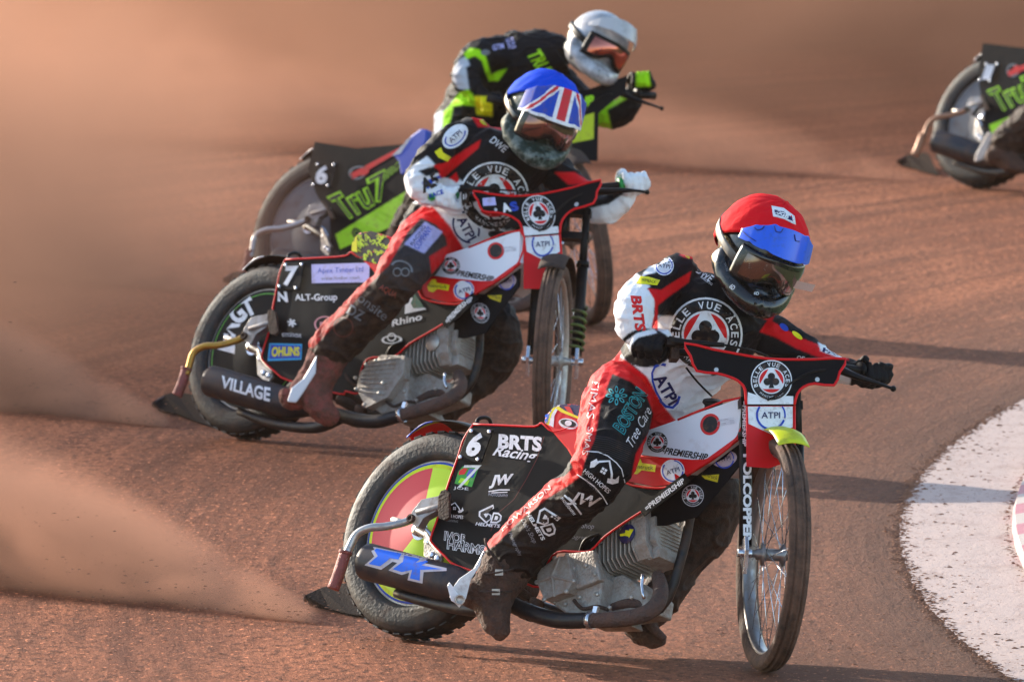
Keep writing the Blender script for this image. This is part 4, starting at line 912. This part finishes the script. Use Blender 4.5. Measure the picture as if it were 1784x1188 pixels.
for k in range(9): art.append(LN([(1021+k*-.6,757+k*3.6),(1060,762+k*3.7),(1100,778+k*3.6)],.9,'dg'))
art+=six_d(956,906,1.05,62)+[T('HELMETS',933,916,56,7,60,'w',.2,.03),T("Deb's Shop",921,925,46,11,62,'#8d8a90',.3,0),T('Photography',897,948,44,8,64,'#8d8a90',.2,0)]
pr,body=rider('rider in red helmet cover, blue peak and black gloves on the nearest bike','k',tor,ch,hands,z,mz,art,None,(B1.root.location.x+.7,B1.root.location.y-.3,0),vox=.0042)
coverR=mat('cap_red','#e01220',.8,0,.0,'#7a3a2c',20,bump=.3,bscale=70,spec=.1)
peakB=mat('peak_blue','#0058e2',.28,0,.22,'#33486e',34,coat=.5,spec=.4)
ho,po1,W_=helmet(pr,at(1321,444,34.10),(.26,-.48,1),(.36,1),dict(shell=M_carbon,cover=coverR,peak=peakB,strap=mat('strap_grey','#6d6963',.5,0,.3,'#3a3430',40),tear=True),1.03)
deco(ho,[T('6D',1276,500,9,9,40,'w',0,.03),T('6D',1318,511,9,6,10,'w',0,.03),T('YATES',1265,465,16,4,70,'gr')],L=6)
deco(po1,[LN(l_,1.8,'#0a2c7c') for l_ in ([(1309,391),(1319,401),(1328,399),(1336,388)],[(1348,390),(1352,404),(1361,405),(1367,393)],[(1384,408),(1386,420),(1394,421)],[(1290,399),(1303,412),(1318,421)])],L=5,off=.004)
for q_ in pr.children_recursive:
    if q_.name.startswith('helmet_cover'): deco(q_,[PG([(1344,359),(1365,363),(1384,377),(1386,392),(1366,382),(1347,377)],'w',0),PG([(1349,366),(1364,369),(1380,380),(1381,386),(1364,378),(1350,373)],'n',1),T('SGB',1364,374,22,7,25,'w',0,.04,2)],L=5,off=.004)
b_=boot(pr,[(893,975,47,34.22),(872,1005,43,34.21),(858,1040,38,34.19),(862,1075,29,34.15),(870,1095,20,34.13)],M_boot,[[(862,1030,36,34.2),(822,1035,26,34.2)]])
g=G(); F_=lambda pts,D: [at(x,y,D) for x,y in pts]
g.prism(F_([(843,958),(826,990),(812,1000),(800,1008),(790,1022),(783,1040),(800,1058),(812,1042),(820,1010),(836,985)],34.09),FWD*.07,mat('boot_plastic','#d9dade',.3,0,.25,'#7a5c4c',30))
g.prism(F_([(779,1020),(783,1014),(798,1035),(806,1046),(800,1054),(786,1046)],34.085),FWD*.05,M_white)
g.obj('boot_brace',b_,bevel=.006)
g=G(); c_=at(801,1044,34.075); g.lathe(c_,-FWD,[(0,0),(.016,0),(.016,.008),(.011,.008),(.011,.004),(0,.004)],M_alu,24,True,False); g.obj('boot_buckle',b_); b1_=b_
b_=boot(pr,[(1138,1058,34,34.33),(1115,1085,31,34.31),(1130,1105,24,34.27),(1146,1112,16,34.24)],M_boot,[[(1105,1080,24,34.33),(1100,1090,17,34.33)]])
g=G(); g.tube([at(1118,1076,34.24),at(1142,1098,34.20),at(1158,1112,34.20)],[.012,.014,.010],M_mudpipe,10); g.obj('steel_shoe',b_)
for (a_,c_,r_) in (((846,1000,34.11),(893,992,34.12),.006),((838,1030,34.10),(890,1030,34.12),.006)):
    g=G(); A_=at(*a_);C_=at(*c_); M_=(A_+C_)*.5-FWD*.055; g.tube([A_,A_*.6+M_*.4-FWD*.02,M_,C_*.6+M_*.4-FWD*.02,C_],.0065,M_darkmud,8,3,flat=.5); g.box(M_+FWD*.002,RT*.012,UP*.009,FWD*.004,M_alu); g.obj('boot_strap',b1_)
# trouser cuff edge
g=G(); g.tube([at(845,938,34.19),at(850,955,34.16),at(872,985,34.14),at(893,1012,34.15),at(905,1010,34.17)],.004,M_darkmud,6); g.obj('trouser_cuff',pr)
# ---------------------------------------------------------------- rider 2
H=B2.HB; R2h=at(781,338,40.72); L2h=at(1104,314,40.74)
tor=[(742,458,52,-15,40.98,.12),(756,432,68,-20,40.98,.145),(778,402,74,-26,40.95,.15),(802,368,76,-30,40.93,.15),(830,328,80,-30,40.9,.15),(858,290,84,-28,40.88,.15),(880,265,84,-24,40.86,.13),(898,248,66,-22,40.86,.11),(918,240,38,-22,40.86,.08)]
ch=[[(822,240,35,40.86),(790,252,33,40.84),(755,283,32,40.8),(736,315,31,40.77),(748,336,25,40.75),(766,340,19,40.75)],
 [(965,297,30,40.9),(1005,338,30,40.87),(1048,368,26,40.8),(1080,350,20,40.78),(1097,328,17,40.78)],
 [(745,412,50,40.88),(728,435,48,40.78),(708,462,44,40.68),(690,492,40,40.66),(655,530,40,40.7),(612,572,38,40.76),(577,606,40,40.8)],
 [(790,450,46,41.05),(840,530,42,41.05),(872,585,38,41.0),(850,640,36,41.0),(790,700,28,40.96),(755,730,24,40.95)],[(758,420,62,40.98),(750,450,52,40.95)]]
z=[('w',[(796,310),(826,330),(850,400),(900,420),(860,450),(830,460),(812,440),(785,395),(758,366),(748,354),(772,330)]),
 ('r',[(744,354),(715,375),(680,410),(670,445),(690,440),(710,405),(734,380),(760,392),(775,412),(786,470),(830,470),(812,440),(785,395),(758,364)]),
 ('dg',[(734,380),(760,392),(776,412),(788,470),(720,520),(660,470),(690,440),(710,405)]),
 ('lil',[(741,386),(772,404),(739,442),(704,425)]),('r',[(748,447),(783,425),(800,440),(775,452),(752,478)]),
 ('r',[(680,432),(697,398),(690,440),(678,462),(650,489),(588,560),(546,606),(525,605),(560,545),(635,470),(660,450)]),
 ('w',[(744,272),(718,290),(695,320),(708,350),(750,362),(775,330),(772,321),(764,298),(757,286)]),
 ('r',[(838,243),(834,258),(795,291),(770,313),(755,288),(775,284)]),('r',[(760,330),(795,300),(800,315),(780,330)]),
 ('r',[(820,200),(850,200),(885,222),(882,230),(855,222),(833,222)]),
 ('k',[(728,298),(755,290),(768,300),(742,308)]),('b',[(735,318),(765,306),(776,316),(745,330)]),
 ('r',[(965,300),(1000,300),(1035,320),(990,322)]),('w',[(1016,366),(1060,356),(1098,330),(1115,345),(1080,385),(1040,400),(1010,386)]),
 ('w',circ(774,338,28)),('w',circ(1104,314,32,ry=28)),('g',circ(752,344,7))]
mz=[(.78,[(520,470),(760,440),(720,560),(560,680),(500,600)]),(.7,[(820,560),(920,560),(900,760),(700,780)]),(.28,[(690,400),(790,400),(760,480),(680,480)])]
art=roundel(861,343,61)+[EL(793,238,26,17,'w',0,-42),EL(793,238,22,13,'b',1,-42,20,235,.86),T('ATPI',793,238,26,9,-42,'n',0,.01,2),PG([(757,265),(768,257),(772,266),(786,274),(780,282),(764,275)],'y',0),EL(851,212,16,8,'y',0,14),T('R',851,212,10,8,14,'k',0,.03,1),T('DWE',869,252,32,13,38,'w',.1,.02),T('A5',748,318,34,24,-30,'k',.2,.05),T('RACE',760,338,26,8,-20,'b',0,.03),
 T('ATPI',813,398,44,17,62,'n',0,.03),EL(812,396,30,22,'n',0,60,20,150,.86),EL(812,396,30,22,'n',0,60,200,330,.86),T('COMPANY',737,414,44,11,-55,'b',0,0),T('RACING',728,410,40,6,-55,'n',0,0)]
art+=[EL(700,468,20,14,'gr',0,20,180,360,.8),EL(692,474,8,8,'gr',0,rin=.7),EL(706,474,8,8,'gr',0,rin=.7),T('AQUA',676,508,34,12,30,'#8a3a2c',0,.02),T('onsite',650,535,60,16,38,'gr',0,.0),T('DZ',620,545,30,18,30,'gr'),EL(598,570,18,18,'#5c2f28',0,rin=.85)]
pr2,body2=rider('rider in blue helmet cover and white gloves on the number 7 bike','k',tor,ch,[(R2h,(H[1]-H[0]).normalized(),at(762,340,40.76),1,.98),(L2h,(H[-1]-H[-2]).normalized(),at(1095,330,40.8),-1,.98)],z,mz,art,None,(B2.root.location.x+.7,B2.root.location.y-.3,0),vox=.005)
coverB=mat('cap_blue','#0546cc',.8,0,.0,'#5a4a44',20,bump=.3,bscale=70,spec=.1)
shell2=mat('shell_white_green','#aebab4',.3,0,1.35,'#09231a',22,coat=.4)
ho,po,_=helmet(pr2,at(941,208,40.75),(.22,-.40,1),(.34,1),dict(shell=shell2,cover=coverB,peak=mat('peak_white','#dfe3ea',.35,0,.05),strap=M_carbon,pdrop=.95,plen=.108,pz=.166,low=.034,flag=True,lens=mat('lens_rose','#8a6a66',.08,.9)),1.02)
pass
b_=boot(pr2,[(577,610,36,40.8),(562,640,34,40.8),(548,672,33,40.78),(556,705,26,40.74),(575,725,18,40.72)],M_boot2,[[(548,672,32,40.78),(512,692,24,40.78),(500,690,16,40.78)]],vox=.005)
g=G(); g.prism([at(x,y,40.71) for x,y in ((552,618),(540,640),(528,660),(508,676),(500,700),(516,702),(534,676),(550,650))],FWD*.05,M_white); g.obj('boot_brace',b_,bevel=.006)
boot(pr2,[(760,728,24,40.95),(742,745,20,40.93),(728,750,14,40.9)],M_boot3,vox=.006)
# ---------------------------------------------------------------- rider 3
H=B3.HB; R3h=at(858,182,46.50); L3h=at(1118,137,46.62); H0=at(900,172,46.5); H1=at(1150,132,46.62)
tor=[(800,250,46,-10,46.95,.12),(812,222,56,-20,46.95,.14),(838,185,64,-30,46.9,.15),(868,150,68,-40,46.85,.15),(900,122,66,-50,46.8,.15),(925,105,60,-58,46.78,.14),(950,100,46,-60,46.75,.12),(975,98,30,-60,46.7,.08)]
ch=[[(868,96,34,46.72),(840,100,31,46.68),(818,118,28,46.62),(812,138,25,46.58),(826,160,20,46.56),(842,174,16,46.55)],
 [(965,130,30,46.85),(1015,180,28,46.8),(1068,200,24,46.72),(1092,188,20,46.68),(1108,158,15,46.66)],
 [(815,200,36,46.85),(800,220,38,46.75),(785,262,36,46.62),(760,310,33,46.6),(728,360,28,46.7),(705,400,26,46.75)],
 [(845,250,38,47.0),(900,300,34,46.9),(930,340,30,46.9),(900,400,26,46.9),(870,450,22,46.9)],[(812,230,48,46.95),(812,250,44,46.92)],[(900,115,48,46.78),(935,95,44,46.76),(965,92,34,46.72)]]
z=[('sil',[(790,120),(800,104),(812,98),(818,112),(822,135),(818,156),(800,156),(788,140)]),('k',[(812,118),(826,110),(850,160),(840,180),(818,160)]),
 ('lime',[(808,94),(818,84),(834,86),(846,98),(852,118),(856,130),(868,124),(884,120),(868,142),(852,142),(846,128),(840,108),(828,98),(812,104)]),
 ('lime',[(784,184),(800,162),(815,156),(824,165),(830,186),(806,184),(790,186)]),('lime',[(768,200),(784,184),(790,188),(780,230),(774,250),(760,240)]),('sil',[(755,200),(772,192),(770,250),(758,250)]),
 ('y',[(826,168),(858,168),(858,204),(830,200)]),('lime',[(1030,188),(1060,180),(1090,162),(1094,172),(1058,192),(1066,226),(1040,226)]),('lime',[(1108,122),(1130,122),(1134,152),(1108,152)])]
mz=[(.6,[(680,300),(800,300),(800,500),(640,500)])]
art=[T('TRU7',942,112,52,26,58,'lime',.2,.04),T('GTM',868,82,20,10,-12,'lil',0,.03),T('GROUP',890,76,20,14,70,'lil'),EL(846,92,8,5,'gr',0)]
pr3,_=rider('rider in white helmet and black and lime suit, behind the blue capped rider','#191a24' if 0 else 'k',tor,ch,[(R3h,H0-R3h,at(842,172,46.6),1,.95),(L3h,H1-L3h,at(1104,155,46.68),-1,.95)],z,mz,art,None,(B3.root.location.x+.6,B3.root.location.y-.3,0),vox=.0055)
shell3=mat('shell_silver','#bdbdc2',.3,.1,.6,'#4e4a4a',14,coat=.5)
ho,po,_=helmet(pr3,at(1038,83,46.5),(.42,-.25,1),(.58,1),dict(shell=shell3,peak=mat('peak_silver','#bdb9b8',.35,.1,.3,'#5c534e',14),strap=M_black,gframe=M_black,lens=mat('lens_orange','#b5695a',.07,.9),plen=.085,pdrop=.6),.98)
boot(pr3,[(702,405,25,46.75),(690,440,24,46.75),(700,470,16,46.7)],M_boot3,vox=.007)
boot(pr3,[(868,455,22,46.9),(855,490,20,46.9),(880,505,14,46.85)],M_boot3,vox=.007)
# ---------------------------------------------------------------- rider 4, mostly outside the picture
tor=[(1868,150,44,-15,53.98,.12),(1880,125,54,-22,53.98,.14),(1905,95,56,-30,53.95,.15),(1935,60,60,-30,53.9,.15),(1950,40,60,-28,53.9,.13),(1965,25,30,-28,53.9,.08)]
ch=[[(1905,15,26,53.9),(1860,40,24,53.8),(1868,70,18,53.7),(1885,80,14,53.6)],[(2005,70,24,53.9),(2060,110,22,53.85),(2110,120,14,53.8)],
 [(1868,130,38,53.85),(1850,170,36,53.7),(1815,200,33,53.75),(1780,226,31,53.8),(1756,248,30,53.85)],[(1900,150,36,54.0),(1960,220,34,54.0),(1930,300,24,53.95)],[(1875,130,46,53.98),(1875,150,42,53.96)]]
pr4,_=rider('rider at the right picture edge, only a muddy leg and boot in view','k',tor,ch,[(at(1890,84,53.55),RT,at(1880,74,53.65),1,1),(at(2120,124,53.75),RT,at(2108,118,53.8),-1,1)],[],[(.9,[(1700,120),(1860,120),(1860,330),(1700,330)])],[],None,(B4.root.location.x+.6,B4.root.location.y-.3,0),vox=.007)
b_=boot(pr4,[(1758,246,28,53.86),(1752,268,26,53.84),(1765,284,18,53.8),(1780,292,12,53.78)],M_boot3,[[(1748,268,24,53.84),(1730,272,16,53.84)]],vox=.007)
g=G(); g.prism([at(x,y,53.75) for x,y in ((1722,230),(1731,234),(1712,278),(1698,282),(1700,270))],FWD*.04,mat('brace_dusty','#cbbdb2',.5,0,.3,'#8a6a58')); g.obj('boot_brace',b_,bevel=.004)
helmet(pr4,at(1990,-10,53.75),(.28,-.4,1),(.16,1),dict(shell=shell3,peak=M_black,strap=M_black),1.0)
boot(pr4,[(1928,300,22,53.95),(1915,320,18,53.93),(1935,330,12,53.9)],M_boot3,vox=.008)
# ================================================================ DUST AND HAZE
def vol_mat(name,dens,col,kind,nscale=(1,1,1),thr=(.35,.7),aniso=.25,rad=(.04,.95)):
    m=bpy.data.materials.new(name); m.use_nodes=True; nt=m.node_tree; L=nt.links; nt.nodes.clear()
    out=nd(nt,'ShaderNodeOutputMaterial'); v=nd(nt,'ShaderNodeVolumePrincipled'); L.new(v.outputs[0],out.inputs['Volume'])
    v.inputs['Color'].default_value=(*col,1); v.inputs['Density'].default_value=dens; v.inputs['Anisotropy'].default_value=aniso
    if kind=='even': return m
    tc=nd(nt,'ShaderNodeTexCoord'); sx=nd(nt,'ShaderNodeSeparateXYZ'); L.new(tc.outputs['Object'],sx.inputs[0])
    def M(op,*a):
        n=nd(nt,'ShaderNodeMath',operation=op)
        for i,x in enumerate(a):
            if isinstance(x,(int,float)): n.inputs[i].default_value=x
            else: L.new(x,n.inputs[i])
        return n.outputs[0]
    X,Y,Z_=sx.outputs
    if kind=='cone':   # local x 0..1 along the plume, radius grows with x
        r=M('ADD',M('MULTIPLY',X,rad[1]),rad[0]); q=M('DIVIDE',M('SQRT',M('ADD',M('MULTIPLY',Y,Y),M('MULTIPLY',Z_,Z_))),r)
        fall=M('MULTIPLY',M('POWER',M('MAXIMUM',M('SUBTRACT',1,q),0),1.7),M('MINIMUM',M('MULTIPLY',M('SUBTRACT',1.0,X),3.0),1))
        fall=M('MULTIPLY',fall,M('DIVIDE',.45,M('ADD',X,.16))); zz=M('MULTIPLY',Z_,9); fall=M('MULTIPLY',fall,M('ADD',.8,M('MULTIPLY',5.0,M('EXPONENT',M('MULTIPLY',-1,M('MULTIPLY',zz,zz))))))
    else:
        q=M('SQRT',M('ADD',M('ADD',M('MULTIPLY',X,X),M('MULTIPLY',Y,Y)),M('MULTIPLY',Z_,Z_))); mrn=nd(nt,'ShaderNodeMapRange',interpolation_type='SMOOTHSTEP'); mrn.inputs[1].default_value=1; mrn.inputs[2].default_value=.3; mrn.inputs[3].default_value=0; mrn.inputs[4].default_value=1; L.new(q,mrn.inputs[0]); fall=mrn.outputs[0]
    mp=nd(nt,'ShaderNodeMapping'); mp.inputs['Scale'].default_value=nscale; L.new(tc.outputs['Object'],mp.inputs['Vector'])
    n=nd(nt,'ShaderNodeTexNoise'); n.inputs['Scale'].default_value=1; n.inputs['Detail'].default_value=6; n.inputs['Roughness'].default_value=.6; n.inputs['Distortion'].default_value=.6; L.new(mp.outputs[0],n.inputs['Vector'])
    mr=nd(nt,'ShaderNodeMapRange'); mr.inputs[1].default_value=thr[0]; mr.inputs[2].default_value=thr[1]; L.new(n.outputs[0],mr.inputs[0])
    L.new(M('MULTIPLY',M('MULTIPLY',fall,M('ADD',mr.outputs[0],.08)),dens),v.inputs['Density']); return m
def cone_cloud(name,label,P0,dirv,length,wid,hei,m):
    g=G(); rings=[[Vector((x,(.05+.95*x)*math.cos(t),(.05+.95*x)*math.sin(t))) for t in [2*math.pi*k/20 for k in range(20)]] for x in (-.02,.33,.66,1.0)]
    g.loft(rings,m,True,False); o=g.obj(name); d=dirv.normalized(); s=Z.cross(d).normalized(); u=d.cross(s)
    o.matrix_world=Matrix(((d.x*length,s.x*wid,u.x*hei,P0.x),(d.y*length,s.y*wid,u.y*hei,P0.y),(d.z*length,s.z*wid,u.z*hei,P0.z),(0,0,0,1)))
    tag(o,label,'dust cloud','dust clouds thrown up behind the motorcycles','stuff'); return o
DC=(.70,.35,.235)
def plume(B,label,dens,length=7.5,wid=1.7,hei=1.75,rise=.07,dx=-.62):
    P0=B.O+B.F*-.46+Vector((-.03,.30,.02)); return cone_cloud('dust_cloud',label,P0,Vector((dx,.78,rise)),length,wid,hei,vol_mat('dust_'+label[:12],dens,DC,'cone',(11,4.5,5.5),(.40,.60)))
plume(B1,'brown dust plume streaming from the rear wheel of the nearest bike',3.9)
plume(B2,'brown dust plume streaming from the rear wheel of the number 7 bike',3.8)
plume(B3,'brown dust plume behind the bike with the big lime letters',.9)
plume(B4,'brown dust plume behind the farthest bike at the right edge',.55,dx=-.95)
g=G(); m=vol_mat('dust_far',.6,(.58,.295,.195),'puff',(4.2,4.6,3.2),(.36,.60)); g.ball(Vector((0,0,0)),1,1,1,m,n=24); o=g.obj('dust_cloud'); o.location=(1.8,70.5,.9); o.scale=(10,17,3.6)
tag(o,'wide bank of tan dust hanging over the far end of the bend','dust cloud','dust clouds thrown up behind the motorcycles','stuff')
g=G(); m=vol_mat('dust_mid',.7,(.58,.30,.20),'puff',(3.0,5,2.6),(.36,.60)); g.ball(Vector((0,0,0)),1,1,1,m,n=24); o=g.obj('dust_cloud'); o.location=(-3.1,46.5,.4); o.scale=(2.5,7.5,1.7)
tag(o,'bank of tan dust drifting at the left picture edge behind the plumes','dust cloud','dust clouds thrown up behind the motorcycles','stuff')
g=G(); m=vol_mat('haze_air',.00015,(.85,.62,.48),'even'); g.box(Vector((0,40,1.6)),Vector((30,0,0)),Vector((0,60,0)),Vector((0,0,4.2)),m); tag(g.obj('haze'),kind='stuff')

# grit flung off the rear tyres
g=G(); rnd=random.Random(11)
for B,n in ((B1,900),(B2,500),(B3,200),(B4,150)):
    for i in range(n):
        t=rnd.random()**1.4*3.2; d=Vector((-.62,.78,0)).normalized(); q_=B.O+B.F*-.3+d*t+Vector((rnd.gauss(0,.05+.12*t),rnd.gauss(0,.05+.1*t),abs(rnd.gauss(.02,.03+.14*t)))); s_=rnd.choice([.0012,.0015,.002,.002,.003,.0045])
        if q_.z>.02: clod(q_,s_,g)
tag(g.obj('flying_grit',merge=False),'bits of brown grit flying off the rear tyres','flying grit',kind='stuff')
